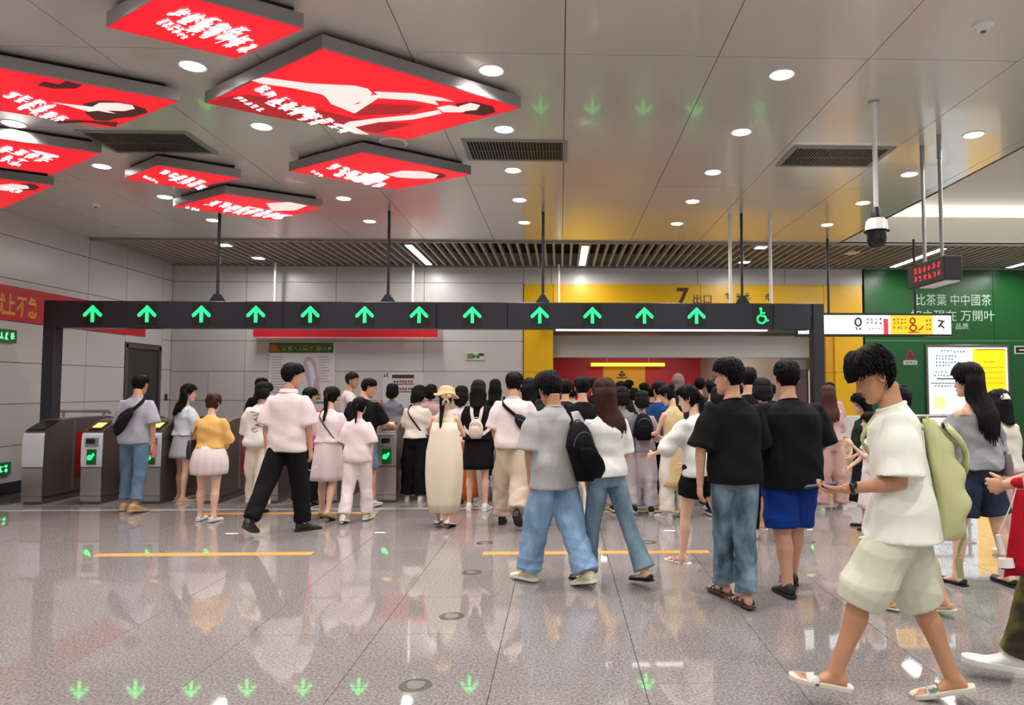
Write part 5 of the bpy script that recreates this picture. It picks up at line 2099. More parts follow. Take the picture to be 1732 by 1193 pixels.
def finish_people():
    bpy.context.view_layer.update()
    dg = bpy.context.evaluated_depsgraph_get()
    for o, m, ex, k, fold, fk, seed in JOBS:
        me = bpy.data.meshes.new_from_object(o.evaluated_get(dg))
        n = len(me.vertices)
        co = np.empty(n * 3, np.float32)
        me.vertices.foreach_get('co', co)
        co = co.reshape(-1, 3)
        if fold and n:
            no = np.empty(n * 3, np.float32)
            me.vertices.foreach_get('normal', no)
            no = no.reshape(-1, 3)
            x, y, z = co[:, 0], co[:, 1], co[:, 2]
            ph = seed * 1.7
            def cr(t):
                return 1 - np.abs(np.sin(t)) ** .75
            w1 = .9 * np.sin(5.2 * z + 3.1 * y + ph) + .5 * np.sin(9.5 * z - 4 * x + 2 * ph)
            w2 = .9 * np.sin(4.3 * z - 3.7 * y + 2.1 * ph) + .5 * np.sin(8.1 * x + 5 * z + ph)
            if o.name.startswith(('trousers', 'jeans', 'cargo')):
                lowz = .35 + .8 * np.exp(-((z - .11) / .09) ** 2) + .5 * np.exp(-((z - .50) / .07) ** 2) + .4 * np.exp(-((z - .84) / .06) ** 2)
                f = .42 * cr(19 * z + 11 * x - 7 * y + 2.6 * w1 + 1.5 * w2) * lowz + .6 * cr(13 * x + 3.2 * z + 1.4 * w2) - .6 * cr(-11 * x + 5 * z + 6 * y + 1.4 * w1) - .1
            else:
                mk = .55 + .45 * np.sin(3.1 * x + 4.4 * z + ph)
                f = .85 * cr(7.5 * x + 4.2 * z + 1.1 * w1) * mk - .75 * cr(-7.0 * x + 5.6 * z + 3 * y + 1.1 * w2) * (1.3 - mk)
                f += .55 * cr(15 * z + 3.5 * np.sin(4.6 * x + ph) + w2) * np.clip((1.25 - z) / .3, 0, 1)
                f += .25 * np.sin(30 * (z + .05 * w1) + 17 * x) - .1
            f *= 2.1
            # keep the neckline calm
            f *= np.clip((1.50 - z) / .12, 0.15, 1)
            co += no * (f * fold)[:, None]
        co *= k
        verts = co
        # extra geometry appended into the same mesh
        if ex and ex.v:
            fl_ = [tuple(p.vertices) for p in me.polygons]
            vv = [tuple(v) for v in co.tolist()] + [tuple(c * k for c in v) for v in ex.v]
            ff = fl_ + [tuple(i + n for i in f_) for f_ in ex.f]
            mats = [m] + [q for q in ex.mats if q is not m]
            idx = [0] * len(fl_) + [mats.index(ex.mats[i]) for i in ex.mi]
            nm = bpy.data.meshes.new(o.name)
            nm.from_pydata(vv, [], ff)
            for q in mats:
                nm.materials.append(q)
            nm.polygons.foreach_set('material_index', idx)
            nm.polygons.foreach_set('use_smooth', [True] * len(ff))
            bm = bmesh.new()
            bm.from_mesh(nm)
            bmesh.ops.recalc_face_normals(bm, faces=[f_ for f_ in bm.faces if f_.index >= len(fl_)])
            bm.to_mesh(nm)
            bm.free()
            me = nm
        else:
            me.vertices.foreach_set('co', co.reshape(-1))
            me.materials.clear()
            me.materials.append(m)
            me.update()
        o.modifiers.clear()
        old = o.data
        nm_ = old.name
        o.data = me
        bpy.data.meshes.remove(old)
        me.name = nm_
    JOBS.clear()


GRP = 'passengers walking up to the ticket gates'


def place(p, label, px, fy, top, yaw=0, depth=None, refz=1.0, hx=0.0):
    """stand the figure where its feet meet the floor; size from the floor to the head top"""
    Y = depth if depth else onz(px, fy, 0).y
    q = ony(px, 720, Y)
    zt = ony(px, top, Y).z
    k = zt / (p.top + hx)
    root = thing('person', label, 'person', (q.x, q.y, 0), -yaw * D2R, GRP)
    return root, k
# ---- colours of cloth
c_white = clothmat('white', (226, 226, 222))
c_offw = clothmat('off_white', (222, 214, 202))
c_pinkw = clothmat('pinkish_white', (226, 213, 213))
c_black = clothmat('black', (14, 14, 17))
c_char = clothmat('charcoal', (38, 38, 44))
c_grey = clothmat('light_grey', (158, 160, 166))
c_mgrey = clothmat('mid_grey', (132, 134, 140))
c_cream = clothmat('cream', (222, 212, 190))
c_beige = clothmat('beige', (214, 188, 138))
c_yel = clothmat('soft_yellow', (226, 180, 104))
c_pink = clothmat('dusty_pink', (208, 168, 168))
c_pinkt = clothmat('dusty_pink_trousers', (196, 158, 150))
c_hot = clothmat('hot_pink', (214, 60, 130))
c_blue = clothmat('royal_blue', (16, 52, 132))
c_blue2 = clothmat('deep_blue', (28, 66, 120))
c_or = clothmat('burnt_orange', (196, 92, 36))
c_khaki = clothmat('khaki', (186, 170, 150))
c_navy = clothmat('navy', (34, 38, 54))
c_pale = clothmat('pale_blue_white', (206, 216, 226))
c_lgs = clothmat('skirt_grey', (176, 176, 184))
d_light = clothmat('light_blue', (116, 144, 172), 'denim')
d_mid = clothmat('mid_blue', (84, 112, 142), 'denim', (112, 138, 162))
d_flare = clothmat('grey_blue', (84, 108, 126), 'denim', (122, 146, 160))
d_wash = clothmat('washed', (58, 78, 96), 'denim', (130, 152, 168))
d_dark = clothmat('dark', (34, 43, 58), 'denim')
s_white = mat('shoe_white', (224, 222, 216), .5)
s_black = mat('shoe_black', (22, 22, 24), .5)
s_tan = mat('shoe_tan', (196, 160, 118), .6)
s_cream = mat('shoe_cream', (214, 206, 170), .6)
so_black = mat('sole_black', (26, 26, 28), .6)
so_gum = mat('sole_gum', (120, 96, 70), .6)
so_white = mat('sole_white', (228, 226, 220), .6)
BLK, DBR, BRN = (7, 6, 7), (26, 17, 14), (58, 32, 24)

WALK_L = ((22, 2, 6, -8, 5), (-16, 2, 16, 26, 5))     # left foot leading
WALK_R = ((-16, 2, 16, 26, 5), (22, 2, 6, -8, 5))
STAND = ((3, 3, 4, 0, 8), (-3, 3, 3, 0, 8))
STEP_L = ((10, 2, 6, 0, 6), (-9, 2, 12, 14, 6))
STEP_R = ((-9, 2, 12, 14, 6), (10, 2, 6, 0, 6))

# ================= 1 young man in white t-shirt and shorts, looking at his phone
p = P('m', arms=((-1, 8, 80, 10, .75, 'palmup'), (-14, 4, -2, 2)), legs=((29, 2, 11, -8, 6), (-9, 2, 13, 16, 4)), lean=5, head=(24, -14, 0), skin='tan', res=2)
root, k = place(p, 'young man in loose white t-shirt and cream shorts walking left, looking down at his phone', 1524, 1176, 590, -70, depth=3.5, hx=.012)
NEARMAN = (p, root, k)
p.body(root, k, sandal=True)
p.top_(root, k, clothmat('bright_white', (232, 234, 222)), hem=.80, hx=.03, ease=.038, sleeve=.50, boxy=.9, fold=.008, slr=.028)
p.collar(root, k, clothmat('bright_white', (232, 234, 222)))
p.pants(root, k, clothmat('cream_shorts', (208, 208, 188)), 'shorts', thigh=.028, knee=.055, hem=.047, length=.57, fold=.006)
p.hair(root, k, 'mop', BLK, seed=5, vol=.82)
p.shoes(root, k, mat('slide_grey', (92, 100, 98), .6, col2=(196, 196, 188), nscale=16, contrast=(.47, .53)), 'slide', mat('slide_sole', (206, 202, 184), .6))
backpack(p, root, k, 'slouchy cream canvas backpack hanging behind the young man in white t-shirt', (190, 190, 142), w=.15, h=.28, d=.08, zc=1.09, slack=.06, taper=.48, pocket=False, one=1, yo=0, strapcol=(176, 178, 128))
phone(p, root, k, 'dark phone held low in the hand of the young man in white t-shirt', 0, (36, 30, 34), off=.115)
wt = MB()
a = p.arms[0]
wc = a['wr'] - a['fd'] * .03
wt.tube([wc - a['fd'] * .009, wc + a['fd'] * .009], .031, 14)
p.simple(root, 'wristwatch', wt, mat('watch_black', (20, 20, 22), .4), k)
wt = MB()
wt.tube([wc + V(-.026, -.0, .014), wc + V(-.040, 0, .022)], .019, 14)
p.simple(root, 'watch_face', wt, mat('watch_glass', (14, 14, 18), .1), k)

# ================= 2 man in grey t-shirt, light jeans, black backpack on one shoulder
p = P('m', arms=((-6, 9, 4, 4), (6, 12, 20, 10)), legs=((17, 1, 6, 0, 6), (-14, 1, 12, 14, 4)), lean=3, head=(20, -24, 0), skin='tan', res=2, twist=26)
root, k = place(p, 'man in loose grey t-shirt and baggy light blue jeans walking beside the long-haired woman', 938, 984, 630, -42, depth=5.72, hx=.014)
p.body(root, k)
p.top_(root, k, c_mgrey if False else clothmat('heather_grey', (168, 168, 167)), hem=.80, ease=.045, sleeve=.54, boxy=.9, slr=.025, fold=.008)
p.collar(root, k, clothmat('heather_grey', (168, 168, 167)))
p.pants(root, k, d_light, 'jeans', thigh=.03, knee=.05, hem=.065, fold=.009)
p.hair(root, k, 'mop', BLK, seed=8, vol=.8)
p.shoes(root, k, s_cream, 'sneaker', so_white, mat('lace_beige', (190, 180, 150), .6))
backpack(p, root, k, 'big black backpack on the right shoulder of the man in grey t-shirt', (9, 10, 16), w=.135, h=.235, d=.10, zc=1.09, xo=.155, one=1, yo=-.0)

# ================= 3 woman with long brown hair, white top, flared jeans
p = P('f', arms=((4, 6, 10, 4), (2, 8, 30, 16)), legs=((11, 2, 4, 0, 4), (-21, 3, 6, 8, 8)), lean=4, head=(4, -14, 0), skin='light', res=2, twist=34)
root, k = place(p, 'woman with long straight brown hair, tight white top and flared grey-blue jeans', 1026, 978, 640, -40, depth=5.75, hx=.014)
p.body(root, k)
p.top_(root, k, c_white, 'knit_top', hem=.92, ease=.026, sleeve=.5, boxy=.12, fold=.004, slr=.0)
p.pants(root, k, d_flare, 'jeans', thigh=.006, knee=.014, hem=.060, fold=.003, waist=.98)
p.hair(root, k, 'long', BRN, length=.40, seed=3, vol=1.1)
p.shoes(root, k, s_black, 'flat', so_black)

# ================= 4 tall man in black t-shirt and washed jeans, glasses
p = P('m', arms=((-4, 20, 8, 2), (14, 12, 78, 24)), legs=((15, -7, 6, 2, 5), (-5, -5, 3, 4, 5)), lean=2, head=(3, -42, 0), skin='mid', res=2)
root, k = place(p, 'tall man with glasses in black t-shirt and washed flared jeans', 1242, 1020, 606, -14, depth=5.15, hx=.012)
p.body(root, k, sandal=True)
p.top_(root, k, c_black, hem=.86, ease=.035, sleeve=.54, boxy=.75, slr=.02)
p.collar(root, k, c_black)
p.pants(root, k, d_wash, 'jeans', thigh=.016, knee=.022, hem=.045, fold=.008)
p.hair(root, k, 'short', BLK, seed=2, vol=1.3)
p.shoes(root, k, mat('sandal_brown', (70, 54, 48), .6), 'sandal', mat('sandal_sole', (74, 60, 52), .6))
gl = MB()
for s_ in (-1, 1):
    gl.tube([p.H(V(s_ * .031 + .02 * math.cos(q), .103, .004 + .018 * math.sin(q))) for q in [2 * math.pi * j / 14 for j in range(15)]], .0016, 5)
    gl.tube([p.H(V(s_ * .051, .103, .008)), p.H(V(s_ * .078, .07, .010)), p.H(V(s_ * .080, -.005, .012))], .0016, 5)
gl.tube([p.H(V(-.011, .104, .008)), p.H(V(.011, .104, .008))], .0015, 5)
p.simple(root, 'glasses', gl, s_black, k)

# ================= 5 broad man in black t-shirt and blue shorts
p = P('m', arms=((2, 12, 30, 20), (10, 16, 52, 36)), legs=((-5, -3, 3, 2, 5), (14, -4, 5, 0, 5)), lean=2, head=(2, 4, 0), fat=1.0, skin='mid', res=2)
root, k = place(p, 'broad man in oversized black t-shirt and royal blue shorts, seen from behind', 1336, 1003, 610, -4, depth=5.42, hx=.012)
p.body(root, k)
p.top_(root, k, c_black, hem=.80, ease=.040, sleeve=.52, boxy=.85, slr=.02)
p.collar(root, k, c_black)
p.pants(root, k, c_blue, 'shorts', thigh=.035, knee=.05, hem=.048, length=.49)
p.hair(root, k, 'crew', BLK, seed=4, vol=1.5)
p.shoes(root, k, s_black, 'sneaker', so_black, s_black)

# ================= 6 woman in white blouse and black shorts
p = P('f', arms=((30, 22, 70, 10), (6, 10, 50, 20)), legs=((12, 2, 8, 0, 4), (-20, 2, 8, 10, 4)), lean=6, head=(12, -30, 0), fat=.3, skin='light')
root, k = place(p, 'woman in billowy white blouse and black shorts with strappy sandals', 1182, 938, 652, -40, depth=6.35, hx=.01)
p.body(root, k, sandal=True)
p.top_(root, k, c_pinkw if False else c_white, 'blouse', hem=.86, ease=.032, sleeve=.74, slr=.022, boxy=.6, fold=.011)
p.pants(root, k, c_black, 'shorts', thigh=.035, knee=.05, hem=.045, length=.30)
p.hair(root, k, 'pony', BLK, length=.26, seed=6, vol=1.5)
p.shoes(root, k, mat('sandal_pink', (206, 150, 140), .6), 'sandal', so_white)

# ================= 7 woman in beige sleeveless dress over white trousers
p = P('f', arms=((20, 10, 82, 6, .6, 'palmup'), (16, 8, 70, 30, .6)), legs=STAND, lean=3, head=(24, -30, 0), skin='light')
root, k = place(p, 'woman in sleeveless beige tunic over wide white trousers, holding a phone', 1140, 874, 652, -32, depth=8.6, hx=.01)
p.body(root, k)
p.top_(root, k, c_beige, 'tunic', hem=.92, ease=.014, sleeve=0, boxy=.3, fold=.005)
p.skirt(root, k, c_beige, 'tunic_skirt', z0=.42, z1=1.02, r0=(.205, .165))
p.pants(root, k, c_offw, 'trousers', thigh=.03, knee=.05, hem=.07)
p.hair(root, k, 'bun', BLK, seed=9, vol=1.3)
p.shoes(root, k, s_white, 'sneaker', so_white)
phone(p, root, k, 'dark phone in the hands of the woman in the beige tunic', 0, (34, 34, 40), off=.10)

# ================= 8 woman in dusty pink
p = P('f', arms=((10, 10, 40, 26), (12, 12, 60, 26)), legs=((2, 7, 2, 0, 8), (0, 7, 2, 0, 8)), lean=2, head=(0, 10, 0), skin='light')
root, k = place(p, 'woman in dusty pink top and matching wide trousers with loose long hair', 1404, 858, 652, -8, depth=9.1, hx=.012)
p.body(root, k)
p.top_(root, k, c_pink, 'knit_top', hem=.96, ease=.02, sleeve=.62, boxy=.3, slr=.015)
p.pants(root, k, c_pinkt, 'trousers', thigh=.035, knee=.065, hem=.085, fold=.006)
p.hair(root, k, 'long', (72, 44, 36), length=.42, seed=13)
p.shoes(root, k, s_white, 'sneaker', so_white)
p = P('m', legs=STAND, head=(0, 30, 0), skin='light')
root, k = place(p, 'man in pink shirt behind the woman in dusty pink', 1404, 845, 648, 10, depth=12.0)
p.body(root, k)
p.top_(root, k, c_pink, 'shirt', sleeve=.5)
p.pants(root, k, c_char)
p.hair(root, k, 'short', BLK, seed=14)
p.shoes(root, k, s_black)

# ================= 9 curly haired woman facing left, and shorter woman in white dress
p = P('f', arms=((10, 10, 50, 26), (4, 8, 40, 20)), legs=STAND, lean=0, head=(4, 30, 0), skin='light')
root, k = place(p, 'woman with long curly black hair facing left, dark green top', 1462, 890, 664, -100, depth=7.9, hx=.03)
p.body(root, k)
p.top_(root, k, clothmat('dark_green', (24, 44, 34)), 'blouse', hem=.88, sleeve=.6, boxy=.4)
p.skirt(root, k, clothmat('black_skirt', (24, 24, 28)), 'skirt', z0=.35, z1=1.02, r0=(.22, .2))
p.hair(root, k, 'curly', BLK, length=.40, seed=16)
p.shoes(root, k, s_black, 'flat', so_black)
p = P('f', arms=((40, 10, 140, 18, .8), (20, 8, 60, 20)), legs=STAND, lean=0, head=(0, 20, 0), skin='light')
root, k = place(p, 'shorter woman in white dress with one hand raised to her mouth', 1474, 908, 698, -90, depth=7.2, hx=.012)
p.body(root, k)
p.top_(root, k, c_pinkw, 'dress_top', hem=.92, ease=.02, sleeve=.3, boxy=.3)
p.skirt(root, k, c_pinkw, 'dress_skirt', z0=.46, z1=1.02, r0=(.22, .19))
p.hair(root, k, 'bob', BLK, length=.14, seed=17)
p.shoes(root, k, s_white)

# ================= 10 person hidden behind the young man
p = P('m', legs=STEP_L, head=(10, 0, 0), skin='mid')
root, k = place(p, 'dark-haired man in white mostly hidden behind the young man in white t-shirt', 1532, 1037, 652, -30, depth=4.95, hx=.012)
p.body(root, k)
p.top_(root, k, c_white, sleeve=.5, ease=.01)
p.pants(root, k, clothmat('pale_shorts', (196, 196, 186)), 'shorts', length=.45)
p.hair(root, k, 'short', BLK, seed=18)
p.shoes(root, k, s_tan, 'flat', so_white)

# ================= 11 woman in grey off-shoulder top and denim shorts
p = P('f', arms=((24, 16, 102, 14, .6), (0, 9, 30, 20)), legs=((6, 7, 4, 0, 6), (-5, 9, 4, 0, 14)), lean=2, head=(4, -24, 0), fat=.15, skin='light', res=2)
root, k = place(p, 'woman with very long black hair, grey off-shoulder top and dark denim shorts', 1650, 988, 616, -16, depth=5.6, hx=.012)
p.body(root, k)
p.top_(root, k, clothmat('soft_grey', (152, 154, 158)), 'off_shoulder_top', hem=.92, ease=.04, sleeve=.66, boxy=.7, neck=.45, slr=.025, fold=.010)
p.pants(root, k, d_dark, 'denim_shorts', thigh=.035, knee=.05, hem=.055, length=.42, fold=.006)
p.hair(root, k, 'long', BLK, length=.50, seed=19, vol=1.5)
p.shoes(root, k, s_black, 'flat', so_black)
phone(p, root, k, 'pale phone raised in the hand of the woman in grey off-shoulder top', 0, (200, 204, 210), off=.07)
shoulder_bag(p, root, k, 'small grey leather handbag hanging at the right side of the woman in grey top', (120, 104, 104), side=1, z=.95, size=(.10, .045, .09))

# ================= 12 woman with white cap
p = P('f', arms=((4, 8, 10, 4), (6, 8, 60, 24)), legs=STEP_R, head=(6, 10, 0), skin='light')
root, k = place(p, 'woman with white baseball cap and long black hair in a white top', 1698, 955, 660, -14, depth=6.4, hx=.02)
p.body(root, k)
p.top_(root, k, c_offw, 'blouse', hem=.9, sleeve=.55, ease=.03)
p.pants(root, k, c_pinkt, 'trousers', thigh=.03, knee=.04, hem=.06)
p.hair(root, k, 'long', BLK, length=.22, seed=20, vol=1.6)
p.shoes(root, k, s_white)
cp = MB()
rr = []
for i in range(9):
    z = .03 + .108 * i / 8
    f_ = math.sqrt(max(0.0, 1 - ((z - .03) / .112) ** 2))
    rr.append([tuple(p.H(V((.098 * f_ + .004) * math.sin(a), -.002 + (.118 * f_ + .004) * math.cos(a), z))) for a in [2 * math.pi * q / 24 for q in range(24)]])
cp.loft(rr)
hat = p.simple(root, 'baseball_cap', cp, mat('cap_white', (222, 220, 216), .7), k)
vz = MB()
vz.loft([[tuple(p.H(V(x, y, z + zz))) for x, y, z in [(.085 * math.cos(a), .06 + .13 * math.sin(a), .036 - .018 * math.sin(a)) for a in [math.pi * q / 12 for q in range(13)]]] for zz in (0, .008)])
p.simple(hat, 'visor', vz, mat('cap_white', (222, 220, 216), .7), k)
mb = MB()
mb.ball(p.H(V(.065, -.085, .07)), .02, .012, .009, 10, 6)
p.simple(hat, 'emblem', mb, s_black, k)

# ================= 13 man at the right edge
p = P('m', arms=((16, 10, 78, 26, .8), (14, 10, 74, 30, .8)), legs=((26, 2, 8, -4, 4), (-14, 2, 18, 24, 4)), lean=3, head=(6, 6, 0), skin='mid', res=2)
root, k = place(p, 'man in dark navy shirt and olive patterned trousers with rolled cuffs at the right edge', 1810, 1150, 604, -62, depth=3.72, hx=.012)
p.body(root, k)
p.top_(root, k, c_navy, 'shirt', hem=.86, ease=.035, sleeve=.5, boxy=.7)
p.pants(root, k, mat('olive_pattern', (40, 34, 22), .8, col2=(120, 112, 30), nscale=3.5, contrast=(.45, .6)), 'trousers', thigh=.03, knee=.035, hem=.03, length=.96, fold=.008)
p.hair(root, k, 'short', BLK, seed=22)
p.shoes(root, k, mat('chunky_white', (214, 216, 212), .5), 'chunky', mat('chunky_sole', (226, 226, 220), .5), mat('lace_dark', (40, 44, 54), .6))
t = bag_root('red_jacket', 'red jacket draped over the forearm of the man at the right edge', 'jacket', root, k, 'things held by the man at the right edge')
mb = MB()
a = p.arms[0]
c = a['wr'].lerp(a['el'], .35)
R = []
for i in range(14):
    u = i / 13
    w_, d_ = .035 + .03 * u ** .7, .035 + .04 * u
    R.append([tuple(c + V(w_ * math.cos(q) * (1 + .22 * math.sin(5 * q + 2 * u)), d_ * 1.2 * math.sin(q) * (1 + .22 * math.cos(6 * q + 3 * u)), -.04 - .44 * u + .03 * math.sin(3 * q) * u)) for q in [2 * math.pi * j / 36 for j in range(36)]])
mb.loft(R)
bd = mb.obj('cloth_body', clothmat('crimson', (176, 18, 40)), t, smooth='all')
mb = MB()
mb.ball(c + V(0, .02, .0), .03, .045, .03, 12, 8)
mb.obj('hood', clothmat('crimson', (176, 18, 40)), bd, smooth='all')
bag_done(t, k)
t = bag_root('handheld_fan', 'small white handheld fan hanging below the red jacket', 'fan', root, k, 'things held by the man at the right edge')
c2 = c + V(-.03, .10, -.40)
mb = MB()
mb.tube([c2 + V(0, .03, .12), c2 + V(0, .01, .02)], [.014, .017], 12)
h_ = mb.obj('handle', s_white, t, smooth=True)
mb = MB()
mb.tube([c2 + V(-.01, 0, 0), c2 + V(-.012, -.004, -.045)], [.036, .042], 16)
mb.obj('fan_head', s_white, t, smooth=True)
mb = MB()
mb.tube([c2 + V(-.012, -.004, -.045), c2 + V(-.012, -.005, -.052)], [.030, .028], 16)
mb.obj('fan_grille', s_black, t, smooth=True)
mb = MB()
mb.tube([c2 + V(0, .03, .12), c + V(-.03, .06, -.1), c + V(0, .03, .0)], .003, 6)
mb.obj('cord', s_white, t, smooth=True)
bag_done(t, k)

# ================= A man in grey t-shirt with sling bag (far left)
p = P('m', arms=((2, 9, 30, 16), (-2, 10, 6, 2)), legs=((6, 4, 6, 0, 10), (-7, 4, 8, 8, 14)), lean=3, head=(8, 0, 0), skin='mid')
root, k = place(p, 'man in light grey t-shirt and blue jeans at far left with a black sling bag', 229, 858, 634, 4, depth=9.25, hx=.008)
p.body(root, k)
p.top_(root, k, clothmat('cool_grey', (170, 172, 184)), hem=.86, ease=.03, sleeve=.52, boxy=.7, slr=.015)
p.collar(root, k, clothmat('cool_grey', (170, 172, 184)))
p.pants(root, k, d_mid, 'jeans', thigh=.018, knee=.02, hem=.022, length=.93)
p.hair(root, k, 'crew', BLK, seed=30)
p.shoes(root, k, s_tan, 'sneaker', mat('sole_tan', (206, 180, 140), .6))
sling(p, root, k, 'black sling bag across the back of the man in grey t-shirt at far left', side=1, zlow=1.02, size=1.15, angle=-math.pi / 2 - .35)
t = bag_root('drink_bottle', 'pink drink bottle in the right hand of the man in grey t-shirt at far left', 'bottle', root, k, 'drinks carried')
c = p.arms[1]['wr'] + V(.0, .02, -.07)
MB().lathe([(.012, c.z - .11), (.033, c.z - .10), (.034, c.z + .04), (.014, c.z + .085), (.014, c.z + .1)], c.x, c.y, 14).obj('bottle_body', mat('bottle_pink', (206, 110, 110), .25, spec=.6), t, smooth=True)
MB().lathe([(.016, c.z + .1), (.016, c.z + .12)], c.x, c.y, 12).obj('cap', s_white, t)
bag_done(t, k)

# ================= B woman in pale shirt with black handbag, at the third lane
p = P('f', arms=((10, 8, 50, 20), (14, 8, 60, 22)), legs=STAND, lean=1, head=(4, 30, 0), skin='light')
root, k = place(p, 'woman with long black hair in a pale blue-white shirt and short grey skirt', 312, 843, 650, 34, depth=10.0, hx=.01)
p.body(root, k)
p.top_(root, k, c_pale, 'shirt', hem=.98, ease=.035, sleeve=.6, boxy=.5, slr=.03)
p.skirt(root, k, c_lgs, 'skirt', z0=.66, z1=1.03, r0=(.22, .19), pleats=18, amp=.004)
p.hair(root, k, 'long', BLK, length=.34, seed=31)
p.shoes(root, k, s_tan, 'flat', so_white)
shoulder_bag(p, root, k, 'small black box handbag at the hip of the woman in the grey skirt', (20, 20, 24), side=-1, z=.93, size=(.10, .045, .07), yoff=-.05)

# ================= C woman in yellow top and white bubble skirt
p = P('f', arms=((16, 12, 76, 24), (14, 12, 70, 26)), legs=((3, 2, 4, 0, 6), (-4, 2, 4, 4, 6)), lean=2, head=(6, 0, 0), fat=.5, skin='light')
root, k = place(p, 'woman in soft yellow top and white bubble skirt with short brown-topped hair', 356, 875, 666, 2, depth=8.55, hx=.012)
p.body(root, k)
p.top_(root, k, c_yel, 'knit_top', hem=.98, ease=.022, sleeve=.55, boxy=.4, slr=.012)
p.skirt(root, k, c_pinkw, 'bubble_skirt', z0=.64, z1=1.03, r0=(.235, .20), mid=.035, pleats=14, amp=.005)
p.hair(root, k, 'bun', (64, 42, 34), seed=32, vol=1.6)
p.shoes(root, k, s_white, 'flat', so_white)
shoulder_bag(p, root, k, 'soft black shoulder bag on the left arm of the woman in yellow', (26, 26, 32), side=-1, z=.98, size=(.12, .04, .13))

# ================= D person in white printed top and white wide trousers
p = P('f', arms=((10, 12, 60, 30), (8, 12, 60, 30)), legs=STEP_L, lean=1, head=(4, 40, 0), fat=.2, skin='light')
root, k = place(p, 'woman in white hooded top with black scribble print and wide white trousers', 441, 858, 647, 4, depth=9.2, hx=.01)
p.body(root, k)
p.top_(root, k, c_white, 'printed_top', hem=.88, ease=.045, sleeve=.6, boxy=.8, slr=.03)
p.pants(root, k, c_offw, 'trousers', thigh=.035, knee=.065, hem=.085)
p.hair(root, k, 'bob', BLK, length=.10, seed=33)
p.shoes(root, k, s_black, 'flat', so_black)
mb = MB()
rg = random.Random(4)
for q in range(9):
    z = 1.36 - q * .034
    pts = []
    for j in range(7):
        x = -.09 + .03 * j
        w_, d_, y_ = p.tsec(z)
        pts.append(p.up(V(x, y_ - (d_ + .052) * math.sqrt(max(.1, 1 - (x / (w_ + .06)) ** 2)) - .006, z + rg.uniform(-.02, .02))))
    a0 = rg.randint(0, 3)
    mb.tube(pts[a0:a0 + rg.randint(3, 4)], .005, 5)
ob = p.simple(root, 'back_print', mb, s_black, k)
ob['kind'] = 'stuff'

p = P('m', legs=STAND, head=(0, 40, 0), skin='mid')
root, k = place(p, 'man in black top behind the woman in the white printed top', 437, 843, 640, 20, depth=12.0)
p.body(root, k)
p.top_(root, k, c_black, sleeve=.5)
p.pants(root, k, c_char)
p.hair(root, k, 'crew', BLK, seed=34)
p.shoes(root, k, s_black)

# ================= E tall man in white polo and black trousers
p = P('m', arms=((-6, 10, 0, 2), (4, 10, 14, 2)), legs=((-24, 4, 12, 22, 10), (8, 5, 4, 0, 34)), lean=2, head=(4, 40, 0), skin='mid')
root, k = place(p, 'tall man in white polo shirt and black trousers striding towards the gates', 486, 890, 615, 10, depth=7.85, hx=.010)
p.body(root, k)
p.top_(root, k, c_pinkw, 'polo_shirt', hem=.84, ease=.035, sleeve=.52, boxy=.8, slr=.02)
p.polo_collar(root, k, c_pinkw)
p.pants(root, k, c_black, 'trousers', thigh=.025, knee=.035, hem=.04)
p.hair(root, k, 'short', BLK, seed=35, vol=1.3)
p.shoes(root, k, s_black, 'sneaker', so_black, s_black)
t = bag_root('face_mask', 'pale blue face mask dangling from the right hand of the man in white polo', 'mask', root, k, 'masks')
c = p.arms[1]['wr'] + p.arms[1]['fd'] * .12
mb = MB()
band(mb, [c + V(.06 * math.cos(q), .03 * math.sin(q), -.05 + .05 * math.sin(q)) for q in [math.pi * j / 8 + math.pi for j in range(9)]], .006, .003)
mb.obj('mask_cloth', s_white, t)
bag_done(t, k)

# ================= F person in hot pink behind
p = P('m', arms=((10, 10, 60, 26), (10, 10, 60, 26)), legs=STAND, head=(6, 30, 0), skin='mid')
root, k = place(p, 'short-haired person in hot pink top and black trousers between two women in pale pink', 519, 850, 657, 4, depth=9.5)
p.body(root, k)
p.top_(root, k, c_hot, sleeve=.52, ease=.02)
p.pants(root, k, c_black, 'trousers', hem=.05, knee=.04)
p.hair(root, k, 'short', BLK, seed=36)
p.shoes(root, k, s_black)

# ================= G woman in pale pink dress with ponytail
p = P('f', arms=((14, 10, 60, 26), (10, 10, 50, 30)), legs=((8, 1, 6, 0, 6), (-10, 1, 14, 20, 6)), lean=3, head=(6, 14, 0), fat=.25, skin='light')
root, k = place(p, 'woman in pale pink short-sleeved dress with a low black ponytail', 556, 872, 655, 4, depth=8.65, hx=.010)
p.body(root, k)
p.top_(root, k, c_pinkw, 'dress_top', hem=1.0, ease=.025, sleeve=.5, boxy=.3, slr=.015)
p.skirt(root, k, c_pinkw, 'dress_skirt', z0=.50, z1=1.06, r0=(.235, .195))
p.hair(root, k, 'pony', BLK, length=.36, seed=37, vol=1.6)
p.shoes(root, k, s_tan, 'flat', so_gum)
sling(p, root, k, 'thin dark crossbody strap over the woman in the pale pink dress', col=(60, 50, 62), side=-1, zlow=.98, pouch=False, ease=.034, w=.007, name='crossbody_strap')

